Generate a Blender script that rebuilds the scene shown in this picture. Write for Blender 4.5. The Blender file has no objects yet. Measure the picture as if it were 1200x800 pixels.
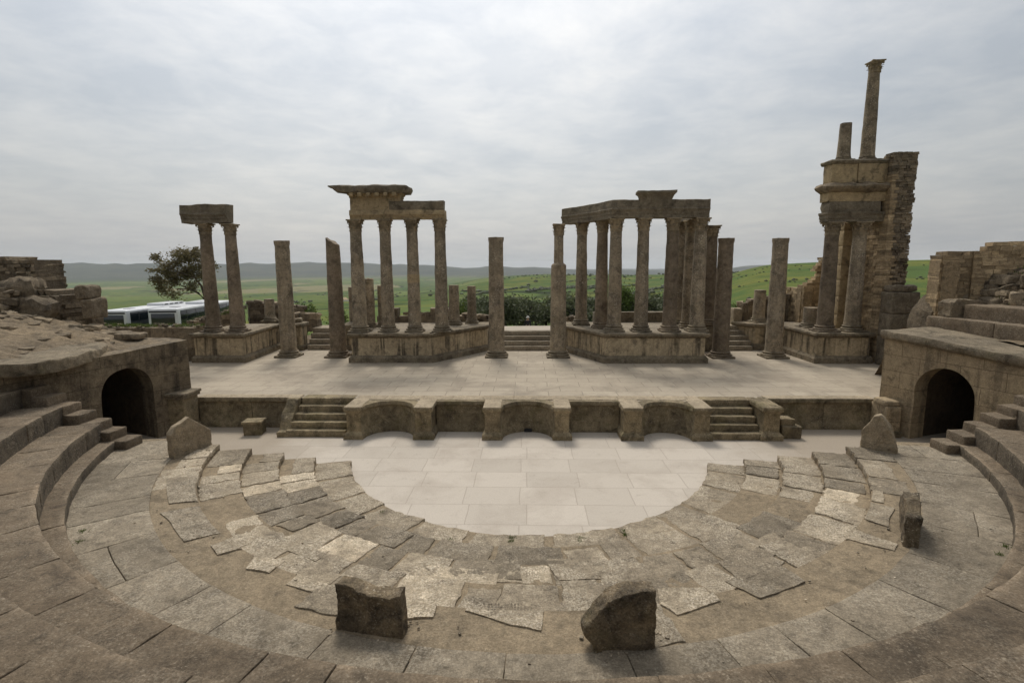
import bpy, bmesh, math, random
from mathutils import Vector, Matrix, noise
R = math.radians
random.seed(11)
SC = bpy.context.scene
COL = SC.collection

# ------------------------------------------------------------------ camera
FPX, TH, PS, RO = 619.112, 0.145806, 0.029521, -0.005024
EYE = Vector((0, 0, 6.0))
FW = Vector((-math.sin(PS)*math.cos(TH), math.cos(PS)*math.cos(TH), -math.sin(TH)))
_r = Vector((math.cos(PS), math.sin(PS), 0)); _u = _r.cross(FW)
RT = math.cos(RO)*_r + math.sin(RO)*_u
UP = -math.sin(RO)*_r + math.cos(RO)*_u
cam_d = bpy.data.cameras.new('camera'); cam = bpy.data.objects.new('camera', cam_d); COL.objects.link(cam)
cam_d.sensor_fit = 'HORIZONTAL'; cam_d.sensor_width = 36; cam_d.lens = FPX/1200*36
cam_d.clip_start = .1; cam_d.clip_end = 40000
cam.matrix_world = Matrix(((RT.x, UP.x, -FW.x, EYE.x), (RT.y, UP.y, -FW.y, EYE.y), (RT.z, UP.z, -FW.z, EYE.z), (0, 0, 0, 1)))
SC.camera = cam
def ray(px, py): return RT*((px-600)/FPX) + UP*((400-py)/FPX) + FW
def aty(px, py, Y): d = ray(px, py); return EYE + d*(Y/d.y)
def atz(px, py, z): d = ray(px, py); return EYE + d*((z-6)/d.z)

# ------------------------------------------------------------------ object helpers
ORG = {}
class MB:
    def __init__(s): s.v = []; s.f = []; s.t = []; s.m = []; s.uv = None
    def add(s, vs, fs, tint=0.0, mi=0):
        o = len(s.v); s.v.extend([tuple(p) for p in vs]); s.t.extend([tint]*len(vs))
        s.f.extend([tuple(i+o for i in f) for f in fs]); s.m.extend(mi if isinstance(mi, list) else [mi]*len(fs))
def build(mb, name, mats, parent=None, local=False, smooth=40, origin=None):
    if not isinstance(mats, (list, tuple)): mats = [mats]
    off = Vector((0, 0, 0))
    if parent is not None:
        if not local: off = ORG.get(parent.name, Vector((0, 0, 0)))
    elif not local:
        if origin is not None: off = Vector(origin)
        else:
            xs = [p[0] for p in mb.v]; ys = [p[1] for p in mb.v]; zs = [p[2] for p in mb.v]
            off = Vector(((min(xs)+max(xs))/2, (min(ys)+max(ys))/2, min(zs)))
    me = bpy.data.meshes.new(name)
    me.from_pydata([(p[0]-off.x, p[1]-off.y, p[2]-off.z) for p in mb.v], [], mb.f)
    for m in mats: me.materials.append(m)
    if len(mats) > 1: me.polygons.foreach_set('material_index', mb.m)
    a = me.attributes.new('tint', 'FLOAT', 'POINT'); a.data.foreach_set('value', mb.t)
    if smooth:
        me.shade_smooth(); me.set_sharp_from_angle(angle=R(smooth))
    me.update()
    o = bpy.data.objects.new(name, me); COL.objects.link(o)
    if parent is not None:
        o.parent = parent; ORG[o.name] = ORG.get(parent.name, Vector((0, 0, 0))) if not local else Vector((0, 0, 0))
    else:
        o.location = off; ORG[o.name] = off.copy()
    return o
def tag(o, label=None, cat=None, group=None, kind=None):
    if label: o['label'] = label
    if cat: o['category'] = cat
    if group: o['group'] = group
    if kind: o['kind'] = kind
    return o
def empty(name, loc, label, cat, group=None, rz=0):
    o = bpy.data.objects.new(name, None); COL.objects.link(o); o.location = loc; o.rotation_euler.z = rz
    o.empty_display_size = .3; ORG[o.name] = Vector(loc)
    return tag(o, label, cat, group)
def copy_tree(o, parent=None):
    c = o.copy(); COL.objects.link(c)
    if parent is not None: c.parent = parent
    for ch in list(o.children): copy_tree(ch, c)
    return c

# ------------------------------------------------------------------ mesh helpers
SEED = [0]
def nv(p, s, a):
    q = Vector((p[0]*s+SEED[0], p[1]*s+SEED[0]*.37, p[2]*s))
    return noise.noise_vector(q)*a
def place(cx, cy, cz, rot=0.0, tilt=0.0):
    c, s = math.cos(rot), math.sin(rot)
    def w(p):
        x, y, z = p
        if tilt: y, z = y*math.cos(tilt)-z*math.sin(tilt), y*math.sin(tilt)+z*math.cos(tilt)
        return Vector((cx+x*c-y*s, cy+x*s+y*c, cz+z))
    return w
def polar(cy, R0, t0, cz):
    def w(p):
        t = t0 + p[0]/R0; r = R0 + p[1]
        return Vector((r*math.sin(t), cy - r*math.cos(t), cz+p[2]))
    return w
def axis_pts(h, seg, rnd, mx=40):
    n = max(1, min(mx, int(round(2*h/seg))))
    if rnd <= 0 or 2*rnd >= 2*h*.8:
        return [-h + 2*h*i/n for i in range(n+1)]
    a = h-rnd
    return [-h] + [-a + 2*a*i/n for i in range(n+1)] + [h]
def stone(mb, dims, warp, seg=.3, rnd=.03, amp=.012, fs=2.5, tint=0.0, amp2=0.0, shape=None, mi=0, mf=0, nose=0):
    hx, hy, hz = dims[0]/2, dims[1]/2, dims[2]/2
    r = min(rnd, hx*.7, hy*.7, hz*.7)
    A = [axis_pts(hx, seg, r), axis_pts(hy, seg, r), axis_pts(hz, seg, r)]
    n = [len(a)-1 for a in A]; idx = {}; vs = []; fs_ = []; fr = []
    def vert(i, j, k):
        key = (i, j, k)
        if key in idx: return idx[key]
        p = Vector((A[0][i], A[1][j], A[2][k]))
        if r > 0:
            q = Vector((max(-hx+r, min(hx-r, p.x)), max(-hy+r, min(hy-r, p.y)), max(-hz+r, min(hz-r, p.z))))
            d = p-q
            if d.length > 1e-6: p = q + d.normalized()*r
        if shape: p = Vector(shape(p))
        w = warp(p)
        if amp: w = w + nv(w, fs, amp)
        if amp2: w = w + nv(w, fs*5, amp2)
        idx[key] = len(vs); vs.append(w); return idx[key]
    for a in range(n[0]):
        for b in range(n[1]):
            fs_.append((vert(a, b, 0), vert(a, b+1, 0), vert(a+1, b+1, 0), vert(a+1, b, 0)))
            fs_.append((vert(a, b, n[2]), vert(a+1, b, n[2]), vert(a+1, b+1, n[2]), vert(a, b+1, n[2])))
    for a in range(n[0]):
        for c in range(n[2]):
            fr.append(len(fs_)); fs_.append((vert(a, 0, c), vert(a+1, 0, c), vert(a+1, 0, c+1), vert(a, 0, c+1)))
            fs_.append((vert(a, n[1], c), vert(a, n[1], c+1), vert(a+1, n[1], c+1), vert(a+1, n[1], c)))
    for b in range(n[1]):
        for c in range(n[2]):
            fs_.append((vert(0, b, c), vert(0, b, c+1), vert(0, b+1, c+1), vert(0, b+1, c)))
            fs_.append((vert(n[0], b, c), vert(n[0], b+1, c), vert(n[0], b+1, c+1), vert(n[0], b, c+1)))
    ml = [mi]*len(fs_)
    for i in fr: ml[i] = mf or mi
    o = len(mb.t); mb.add(vs, fs_, tint, ml)
    if nose:
        for (i, j, k), q in idx.items():
            if j <= 1 and k >= n[2]-1: mb.t[o+q] += nose*(.5+noise.noise(Vector(vs[q])*2.3))
def box(mb, x0, x1, y0, y1, z0, z1, **k):
    stone(mb, (x1-x0, y1-y0, z1-z0), place((x0+x1)/2, (y0+y1)/2, (z0+z1)/2), **k)
def jbox(mb, c, dims, rot, j, tint):
    hx, hy, hz = dims[0]/2, dims[1]/2, dims[2]/2; cs, sn = math.cos(rot), math.sin(rot); vs = []
    for sx, sy, sz in ((-1,-1,-1),(1,-1,-1),(1,1,-1),(-1,1,-1),(-1,-1,1),(1,-1,1),(1,1,1),(-1,1,1)):
        x = sx*hx + random.uniform(-j, j); y = sy*hy+random.uniform(-j, j); z = sz*hz+random.uniform(-j, j)*.6
        vs.append((c[0]+x*cs-y*sn, c[1]+x*sn+y*cs, c[2]+z))
    mb.add(vs, [(0,3,2,1),(4,5,6,7),(0,1,5,4),(1,2,6,5),(2,3,7,6),(3,0,4,7)], tint)
def sweep(mb, path, prof, seg=.3, amp=.01, fs=2.5, tint=0.0, zs=None, amp2=0.0):
    """closed section prof = [(outward, z)...] carried along the 2D path (outward = right of travel)"""
    P = [Vector(path[0])]; N = []
    pts = [Vector(p) for p in path]
    dirs = [(pts[i+1]-pts[i]).normalized() for i in range(len(pts)-1)]
    nr = [Vector((d.y, -d.x)) for d in dirs]
    out = []
    for i in range(len(pts)-1):
        L = (pts[i+1]-pts[i]).length; n = max(1, int(round(L/seg)))
        for k in range(n):
            if k == 0:
                if i == 0: m = nr[0].copy()
                else:
                    m = (nr[i-1]+nr[i]); m = m/max(.35, m.length_squared/2)
            else: m = nr[i].copy()
            out.append((pts[i].lerp(pts[i+1], k/n), m))
    out.append((pts[-1], nr[-1].copy()))
    vs = []; fs_ = []; q = len(prof)
    for p, m in out:
        for (o, z) in prof:
            zz = z + (zs(p.x, p.y) if zs else 0)
            w = Vector((p.x+m.x*o, p.y+m.y*o, zz))
            if amp: w = w + nv(w, fs, amp)
            if amp2: w = w + nv(w, fs*4, amp2)
            vs.append(w)
    for i in range(len(out)-1):
        for j in range(q):
            j2 = (j+1) % q
            fs_.append((i*q+j, (i+1)*q+j, (i+1)*q+j2, i*q+j2))
    fs_.append(tuple(reversed(range(q)))); fs_.append(tuple((len(out)-1)*q+j for j in range(q)))
    mb.add(vs, fs_, tint)
def lathe(mb, prof, n=28, cx=0, cy=0, amp=.01, fs=3, tint=0.0, jag=0.0, slant=0.0, lean=(0, 0)):
    vs = []; fs_ = []; q = len(prof); z0 = prof[0][1]; zt = prof[-1][1]
    for (r, z) in prof:
        for k in range(n):
            a = 2*math.pi*k/n; x, y = r*math.cos(a), r*math.sin(a); zz = z
            if (jag or slant) and z > zt-.45:
                f = min(1, (z-(zt-.45))/.45)
                zz += f*(jag*noise.noise(Vector((x*6+SEED[0], y*6, 1.3))) + slant*(x/max(.01, prof[-2][0])))
            w = Vector((cx+x+lean[0]*(z-z0), cy+y+lean[1]*(z-z0), zz))
            d = nv(w, fs, amp); w = w + Vector((d.x, d.y, d.z*.3))
            vs.append(w)
    for i in range(q-1):
        for k in range(n):
            k2 = (k+1) % n
            fs_.append((i*n+k, i*n+k2, (i+1)*n+k2, (i+1)*n+k))
    fs_.append(tuple(reversed(range(n)))); fs_.append(tuple((q-1)*n+k for k in range(n)))
    mb.add(vs, fs_, tint)
def prism(mb, outline, thick, warp, cuts=.12, amp=.01, fs=4, amp2=0.0, tint=0.0, bev=.02):
    """outline (x,z) polygon given a thickness along y, edges worn"""
    bm = bmesh.new()
    vs = [bm.verts.new((x, -thick/2, z)) for x, z in outline]
    f = bm.faces.new(vs)
    r = bmesh.ops.extrude_face_region(bm, geom=[f])
    bmesh.ops.translate(bm, vec=(0, thick, 0), verts=[e for e in r['geom'] if isinstance(e, bmesh.types.BMVert)])
    bmesh.ops.recalc_face_normals(bm, faces=bm.faces)
    if bev: bmesh.ops.bevel(bm, geom=list(bm.edges), offset=bev, segments=2, profile=.5, affect='EDGES')
    bmesh.ops.triangulate(bm, faces=bm.faces)
    for _ in range(4):
        es = [e for e in bm.edges if e.calc_length() > cuts]
        if not es: break
        bmesh.ops.subdivide_edges(bm, edges=es, cuts=1)
        bmesh.ops.triangulate(bm, faces=[f for f in bm.faces if len(f.verts) > 3])
    bm.verts.index_update(); out = []
    for v in bm.verts:
        w = warp(v.co); w = w + nv(w, fs, amp)
        if amp2: w = w + nv(w, fs*5, amp2)
        out.append(w)
    mb.add(out, [tuple(v.index for v in f.verts) for f in bm.faces], tint); bm.free()
def masonry(mb, p0, p1, z0, ztop, thick, ch, lw, jit=.02, tv=.5, both=False, rag=.1, depthj=.03):
    """courses of small separate stones from p0 to p1 (2D); ztop(s in 0..1)"""
    p0 = Vector(p0); p1 = Vector(p1); L = (p1-p0).length; d = (p1-p0)/L; nrm = Vector((d.y, -d.x)); rot = math.atan2(d.y, d.x)
    zmax = max(ztop(i/20) for i in range(21)); z = z0
    ns = 24
    for i in range(ns):
        sa, sb = L*i/ns, L*(i+1)/ns; zt_ = min(ztop(i/ns), ztop((i+1)/ns))-ch*.9-rag*.7
        if zt_ > z0+.05 and jit < .05:
            c = p0+d*((sa+sb)/2)-nrm*(thick/2); rc = max(.018, depthj*.8)
            jbox(mb, (c.x, c.y, (z0+zt_)/2), (sb-sa, thick-2*rc, zt_-z0), rot, 0, -.25)
    while z < zmax:
        h = random.uniform(ch*.8, ch*1.2); s = random.uniform(-lw[1]*.5, 0)
        while s < L:
            w = random.uniform(*lw); s0 = max(0, s); s1 = min(L, s+w); s += w
            if s1-s0 < .05: continue
            m = (s0+s1)/2
            if z+h*.5 > ztop(m/L) + random.uniform(-rag, rag): continue
            dj = random.uniform(-depthj, depthj)
            c = p0 + d*m + nrm*(-thick/2+dj)
            jbox(mb, (c.x, c.y, z+h/2), (s1-s0-.01, thick, h-.008), rot, jit, random.uniform(-tv, tv))
        z += h
def rocks(mb, n, fn, size, tv=.5, flat=.6):
    for _ in range(n):
        x, y, z = fn(); s = random.uniform(*size); a = random.uniform(0, 6.28)
        sx, sy, sz = s*random.uniform(.8, 1.5), s*random.uniform(.6, 1.1), s*random.uniform(.4, 1)*flat*1.4
        SEED[0] += 1.7
        stone(mb, (sx, sy, sz), place(x, y, z+sz*.2, a, random.uniform(-.3, .3)), seg=s*.5, rnd=s*.07, amp=s*.22, fs=1.3/s, amp2=s*.03, tint=random.uniform(-tv, tv))
def grid(mb, xs, ys, zf, tint=0.0, flip=False):
    vs = [(x, y, zf(x, y)) for y in ys for x in xs]; n = len(xs)
    fs_ = [(j*n+i, j*n+i+1, (j+1)*n+i+1, (j+1)*n+i) for j in range(len(ys)-1) for i in range(n-1)]
    mb.add(vs, fs_, tint)
def lin(a, b, n): return [a+(b-a)*i/n for i in range(n+1)]
def poly(mb, pts, z, tint=0.0): mb.add([(p[0], p[1], z) for p in pts], [tuple(range(len(pts)))], tint)

# ------------------------------------------------------------------ materials
def newmat(name):
    m = bpy.data.materials.new(name); m.use_nodes = True; nt = m.node_tree
    b = nt.nodes['Principled BSDF']; b.inputs['Roughness'].default_value = .9
    b.inputs['Specular IOR Level'].default_value = .25
    return m, nt, b
class G:
    def __init__(s, nt): s.nt = nt; s.pos = nt.nodes.new('ShaderNodeNewGeometry').outputs['Position']
    def n(s, t, **k):
        x = s.nt.nodes.new(t)
        for a, b in k.items(): setattr(x, a, b)
        return x
    def link(s, a, b): s.nt.links.new(a, b)
    def scaled(s, v, sc):
        x = s.n('ShaderNodeMapping'); x.inputs['Scale'].default_value = sc; s.link(v, x.inputs['Vector']); return x.outputs[0]
    def noise(s, scale, detail=5, rough=.6, vec=None, dist=0):
        x = s.n('ShaderNodeTexNoise'); x.inputs['Scale'].default_value = scale; x.inputs['Detail'].default_value = detail
        x.inputs['Roughness'].default_value = rough; x.inputs['Distortion'].default_value = dist
        s.link(vec if vec is not None else s.pos, x.inputs['Vector']); return x.outputs['Fac']
    def vor(s, scale, vec=None, feat='F1', out='Distance'):
        x = s.n('ShaderNodeTexVoronoi', feature=feat); x.inputs['Scale'].default_value = scale
        s.link(vec if vec is not None else s.pos, x.inputs['Vector']); return x.outputs[out]
    def ramp(s, v, a, b, lo=0.0, hi=1.0):
        x = s.n('ShaderNodeMapRange'); x.inputs['From Min'].default_value = a; x.inputs['From Max'].default_value = b
        x.inputs['To Min'].default_value = lo; x.inputs['To Max'].default_value = hi; s.link(v, x.inputs['Value']); return x.outputs[0]
    def mix(s, f, a, b, mode='MIX'):
        x = s.n('ShaderNodeMix', data_type='RGBA', blend_type=mode)
        for sock, v in ((x.inputs[0], f), (x.inputs[6], a), (x.inputs[7], b)):
            if hasattr(v, 'links'): s.link(v, sock)
            elif isinstance(v, (int, float)): sock.default_value = v
            else: sock.default_value = (*v, 1)
        return x.outputs[2]
    def math(s, op, a, b=0.0):
        x = s.n('ShaderNodeMath', operation=op)
        for i, v in enumerate((a, b)):
            if hasattr(v, 'links'): s.link(v, x.inputs[i])
            else: x.inputs[i].default_value = v
        return x.outputs[0]
    def attr(s, name): x = s.n('ShaderNodeAttribute'); x.attribute_name = name; return x.outputs['Fac']
    def bump(s, h, strength, dist, prev=None):
        x = s.n('ShaderNodeBump'); x.inputs['Strength'].default_value = strength; x.inputs['Distance'].default_value = dist
        s.link(h, x.inputs['Height'])
        if prev is not None: s.link(prev, x.inputs['Normal'])
        return x.outputs[0]
def stone_mat(name, c1, c2, dark, da=.4, light=(.55, .52, .46), la=.15, tintv=.8, streak=0.0, moss=0.0, pit=.5, sc=1.0, soil=None, bumpd=.02, grain=0, joints=None):
    m, nt, b = newmat(name); g = G(nt)
    wm = lambda c: (c[0]*1.04, c[1]*.99, c[2]*.9)
    c1, c2, dark, light = wm(c1), wm(c2), wm(dark), wm(light)
    col = g.mix(g.ramp(g.noise(.55*sc, 6, .62), .35, .65), c1, c2)
    col = g.mix(g.ramp(g.noise(2.1*sc, 8, .7, dist=.6), .62-.28*da, .80-.22*da, 0, .9), col, dark)
    if streak:
        vec = g.scaled(g.pos, (3.6, 3.6, .22))
        st = g.ramp(g.noise(1.0, 5, .6, vec), .5, .62, 0, 1)
        st = g.math('MULTIPLY', st, g.ramp(g.noise(1.1, 3), .35, .55, .25, 1))
        col = g.mix(g.math('MULTIPLY', st, streak), col, dark)
    if soil:
        col = g.mix(g.ramp(g.noise(.8, 5, .6, dist=.3), .5, .62, 0, .8), col, soil)
    if la:
        sp = g.math('MULTIPLY', g.ramp(g.noise(26*sc, 3, .7), .56, .68), g.ramp(g.noise(1.7*sc, 5, .65), .42, .6))
        col = g.mix(g.math('MULTIPLY', sp, la*3), col, light)
    if moss:
        ms = g.math('MULTIPLY', g.ramp(g.noise(1.3*sc, 6, .7), .52, .68), moss)
        col = g.mix(ms, col, (.085, .075, .022))
    if grain:
        gm = g.math('MULTIPLY', g.ramp(g.noise(30, 4, .62), .47, .56), g.ramp(g.noise(.95, 5, .6, dist=.4), .44, .56, .12, 1))
        col = g.mix(g.math('MULTIPLY', gm, grain), col, light)
    fine = g.noise(38*sc, 6, .75)
    col = g.mix(1.0, col, g.ramp(fine, .3, .7, .6, 1.34), 'MULTIPLY')
    col = g.mix(1.0, col, g.ramp(g.noise(6.5*sc, 7, .72), .3, .7, .7, 1.28), 'MULTIPLY')
    jn = None
    if joints:
        sx = g.n('ShaderNodeSeparateXYZ'); g.link(g.pos, sx.inputs[0]); cx = g.n('ShaderNodeCombineXYZ')
        wv = g.math('MULTIPLY', g.noise(1.3, 3), .09)
        g.link(g.math('ADD', sx.outputs[0 if joints[0] == 'x' else 1], wv), cx.inputs[0]); g.link(g.math('ADD', sx.outputs[2], g.math('MULTIPLY', wv, .5)), cx.inputs[1])
        br = g.n('ShaderNodeTexBrick'); br.inputs['Scale'].default_value = 1; br.inputs['Brick Width'].default_value = joints[1]; br.inputs['Row Height'].default_value = joints[2]
        br.inputs['Mortar Size'].default_value = .012; br.inputs['Mortar Smooth'].default_value = .6; br.inputs['Color1'].default_value = (.86, .86, .86, 1); br.inputs['Color2'].default_value = (1.1, 1.1, 1.1, 1); br.inputs['Mortar'].default_value = (.42, .4, .38, 1)
        g.link(cx.outputs[0], br.inputs['Vector']); jn = br.outputs['Fac']
        col = g.mix(.85, col, br.outputs['Color'], 'MULTIPLY')
    t = g.math('ADD', g.math('MULTIPLY', g.attr('tint'), tintv), 1.0)
    col = g.mix(1.0, col, t, 'MULTIPLY')
    nt.links.new(col, b.inputs['Base Color'])
    h = g.noise(9*sc, 9, .72)
    p = g.ramp(g.vor(30*sc), 0, .28)
    n1 = g.bump(h, .9, bumpd*2.6)
    n2 = g.bump(p, pit, bumpd*.5, n1)
    if jn is not None: n2 = g.bump(g.math('SUBTRACT', 1.0, jn), .6, .02, n2)
    nt.links.new(n2, b.inputs['Normal'])
    return m
def plain(name, c, rough=.5, spec=.5, metal=0.0):
    m, nt, b = newmat(name); g = G(nt)
    col = g.mix(g.ramp(g.noise(1.5, 5), .3, .7), c, tuple(x*.86 for x in c))
    nt.links.new(col, b.inputs['Base Color'])
    b.inputs['Roughness'].default_value = rough; b.inputs['Specular IOR Level'].default_value = spec; b.inputs['Metallic'].default_value = metal
    return m
def leaf_mat(name, c1, c2):
    m, nt, b = newmat(name); g = G(nt)
    t = g.ramp(g.attr('tint'), -.5, .5)
    col = g.mix(t, c1, c2); nt.links.new(col, b.inputs['Base Color'])
    b.inputs['Roughness'].default_value = .6
    tr = nt.nodes.new('ShaderNodeBsdfTranslucent'); nt.links.new(col, tr.inputs['Color'])
    mx = nt.nodes.new('ShaderNodeMixShader'); mx.inputs[0].default_value = .3
    nt.links.new(b.outputs[0], mx.inputs[1]); nt.links.new(tr.outputs[0], mx.inputs[2])
    nt.links.new(mx.outputs[0], nt.nodes['Material Output'].inputs['Surface'])
    return m
M = {}
M['seat'] = stone_mat('seat_limestone', (.188, .148, .106), (.13, .104, .077), (.06, .049, .038), .38, (.36, .32, .26), .2, .75, grain=.3)
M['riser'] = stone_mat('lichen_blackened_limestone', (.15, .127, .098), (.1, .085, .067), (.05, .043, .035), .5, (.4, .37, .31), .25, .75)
M['walk'] = stone_mat('walkway_limestone', (.275, .238, .186), (.195, .168, .131), (.085, .072, .057), .38, (.42, .385, .325), .2, .75, grain=.45)
M['slab'] = stone_mat('worn_slab_limestone', (.365, .312, .24), (.245, .21, .162), (.11, .093, .072), .4, (.6, .545, .46), .22, 1.0, pit=1.0, bumpd=.03, grain=.6)
M['mortar'] = stone_mat('earth_mortar', (.29, .235, .165), (.205, .168, .12), (.11, .091, .067), .42, (.38, .335, .265), .12, .3, pit=.3, grain=.14)
M['upright'] = stone_mat('upright_slab_stone', (.34, .265, .17), (.2, .163, .118), (.04, .033, .027), .85, (.42, .38, .31), .3, .4, moss=.35, pit=1.0, grain=.16, bumpd=.035)
M['pale'] = stone_mat('pale_upright_stone', (.37, .31, .225), (.27, .225, .165), (.11, .092, .07), .25, (.46, .42, .35), .2, .4, moss=.12, pit=.6)
M['front'] = stone_mat('stage_front_stone', (.3, .25, .165), (.185, .153, .104), (.06, .05, .036), .55, (.36, .32, .25), .28, .5, moss=.5, pit=1.0)
M['coping'] = stone_mat('coping_stone', (.4, .34, .26), (.3, .255, .19), (.13, .11, .082), .3, (.5, .46, .38), .2, .5)
M['podium'] = stone_mat('podium_stone', (.52, .435, .31), (.41, .34, .24), (.052, .045, .036), .34, (.46, .41, .33), .12, .5, streak=.85, moss=.12, joints=('x', 1.25, 1.4))
M['ledge'] = stone_mat('ledge_stone', (.27, .228, .168), (.165, .14, .105), (.06, .052, .04), .5, (.36, .33, .27), .25, .5, moss=.25)
M['column'] = stone_mat('column_stone', (.36, .3, .22), (.2, .168, .128), (.075, .063, .05), .5, (.54, .5, .43), .5, .6, moss=.22, pit=.8, streak=.4, grain=.12)
M['pinkcol'] = stone_mat('brown_column_stone', (.255, .207, .155), (.165, .135, .103), (.07, .058, .046), .5, (.36, .31, .26), .2, .6, moss=.2, pit=.8)
M['capital'] = stone_mat('capital_stone', (.38, .31, .215), (.25, .208, .15), (.075, .062, .048), .5, (.4, .35, .27), .2, .6, moss=.2)
M['beam'] = stone_mat('entablature_stone', (.245, .21, .16), (.16, .138, .108), (.065, .056, .045), .5, (.36, .33, .27), .28, .5, moss=.2, pit=.9)
M['cornice'] = stone_mat('yellow_entablature_stone', (.43, .34, .215), (.32, .255, .165), (.07, .059, .046), .42, (.44, .38, .28), .12, .5, moss=.15)
M['wall'] = stone_mat('plastered_passage_wall', (.40, .325, .22), (.31, .25, .172), (.08, .066, .05), .32, (.42, .37, .29), .12, .4, streak=.5, joints=('y', 1.15, .56))
M['wallL'] = stone_mat('grimy_passage_wall', (.22, .18, .128), (.15, .123, .09), (.045, .038, .031), .5, (.36, .32, .26), .15, .4, streak=.6, joints=('y', 1.15, .56))
M['brick'] = stone_mat('small_block_masonry', (.42, .33, .215), (.32, .25, .165), (.1, .08, .056), .34, (.44, .38, .28), .12, .85)
M['rubble'] = stone_mat('rubble_stone', (.29, .238, .172), (.18, .15, .113), (.065, .054, .043), .5, (.4, .36, .29), .2, .9, pit=.8, bumpd=.04)
M['earth'] = stone_mat('dry_earth', (.29, .232, .16), (.18, .146, .106), (.085, .07, .053), .5, (.4, .35, .27), .15, .4, bumpd=.04)
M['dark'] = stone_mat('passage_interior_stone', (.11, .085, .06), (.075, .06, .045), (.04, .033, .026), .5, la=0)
M['bark'] = stone_mat('bark', (.1, .075, .055), (.06, .046, .035), (.03, .024, .02), .4, la=.1, sc=2)
M['olive'] = leaf_mat('olive_leaves', (.035, .045, .02), (.15, .165, .085))
M['bright'] = leaf_mat('bright_leaves', (.04, .065, .012), (.14, .19, .04))
M['euca'] = leaf_mat('eucalyptus_leaves', (.07, .06, .028), (.27, .22, .11))
M['grass'] = leaf_mat('grass_blades', (.045, .07, .015), (.15, .2, .05))
M['white'] = plain('bus_white_paint', (.68, .69, .7), .35)
M['glass'] = plain('dark_bus_glass', (.012, .018, .022), .08, .8)
M['black'] = plain('black_rubber', (.015, .015, .016), .8)
M['housew'] = plain('house_whitewash', (.75, .73, .68), .9)
M['skin'] = plain('skin', (.42, .27, .19), .6); M['jacket'] = plain('dark_jacket', (.02, .02, .025), .9)
M['trousers'] = plain('grey_trousers', (.28, .28, .3), .9); M['hat'] = plain('pale_hat', (.6, .58, .54), .9)

def floor_mat(name, c1, c2, cj, bw, bh, edge=None, stain=(.3, .25, .19), sa=.5, jw=.012, off=.5, rot=0):
    m, nt, b = newmat(name); g = G(nt)
    v = g.scaled(g.pos, (1, 1, 1))
    wob = g.n('ShaderNodeVectorMath', operation='SCALE'); wn = g.n('ShaderNodeTexNoise'); wn.inputs['Scale'].default_value = 1.2
    g.link(g.pos, wn.inputs['Vector']); g.link(wn.outputs['Color'], wob.inputs[0]); wob.inputs['Scale'].default_value = .05
    ad = g.n('ShaderNodeVectorMath', operation='ADD'); g.link(v, ad.inputs[0]); g.link(wob.outputs[0], ad.inputs[1])
    br = g.n('ShaderNodeTexBrick'); br.offset = off; br.inputs['Scale'].default_value = 1; br.inputs['Brick Width'].default_value = bw
    br.inputs['Row Height'].default_value = bh; br.inputs['Mortar Size'].default_value = jw; br.inputs['Mortar Smooth'].default_value = .4; br.inputs['Bias'].default_value = 0
    br.inputs['Color1'].default_value = (*c1, 1); br.inputs['Color2'].default_value = (*c2, 1); br.inputs['Mortar'].default_value = (*cj, 1)
    g.link(ad.outputs[0], br.inputs['Vector'])
    col = br.outputs['Color']
    col = g.mix(g.ramp(g.noise(.6, 7, .65, dist=.4), .48, .68, 0, sa), col, stain)
    col = g.mix(g.ramp(g.noise(3.0, 8, .75, dist=.5), .56, .72, 0, sa*.7), col, tuple(x*.8 for x in stain))
    if edge:
        ec, x0, x1 = edge
        sx = g.n('ShaderNodeSeparateXYZ'); g.link(g.pos, sx.inputs[0])
        ax = g.math('ADD', g.math('ABSOLUTE', sx.outputs[0]), g.ramp(g.noise(.9, 6), 0, 1, -1.4, 1.4))
        col = g.mix(g.ramp(ax, x0, x1, 0, .85), col, ec)
    col = g.mix(1.0, col, g.ramp(g.noise(30, 6, .75), .3, .7, .86, 1.1), 'MULTIPLY')
    nt.links.new(col, b.inputs['Base Color'])
    n1 = g.bump(g.noise(6, 8, .7), .35, .03)
    n2 = g.bump(g.math('SUBTRACT', 1.0, br.outputs['Fac']), .5, .015, n1)
    nt.links.new(n2, b.inputs['Normal']); b.inputs['Roughness'].default_value = .85
    return m
M['orch'] = floor_mat('pale_orchestra_paving', (.52, .46, .385), (.455, .402, .335), (.395, .34, .28), 1.45, 1.05, ((.32, .265, .2), 6.4, 8.8), (.385, .33, .27), .7, off=.12, jw=.013)
M['stage'] = floor_mat('stage_paving', (.42, .357, .27), (.365, .308, .232), (.23, .19, .145), 1.3, .8, None, (.235, .196, .148), .75, jw=.015, off=.37)
M['path'] = floor_mat('gravel_path', (.4, .345, .27), (.38, .33, .26), (.36, .31, .24), 3, 3, None, (.3, .25, .19), .5)

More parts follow.
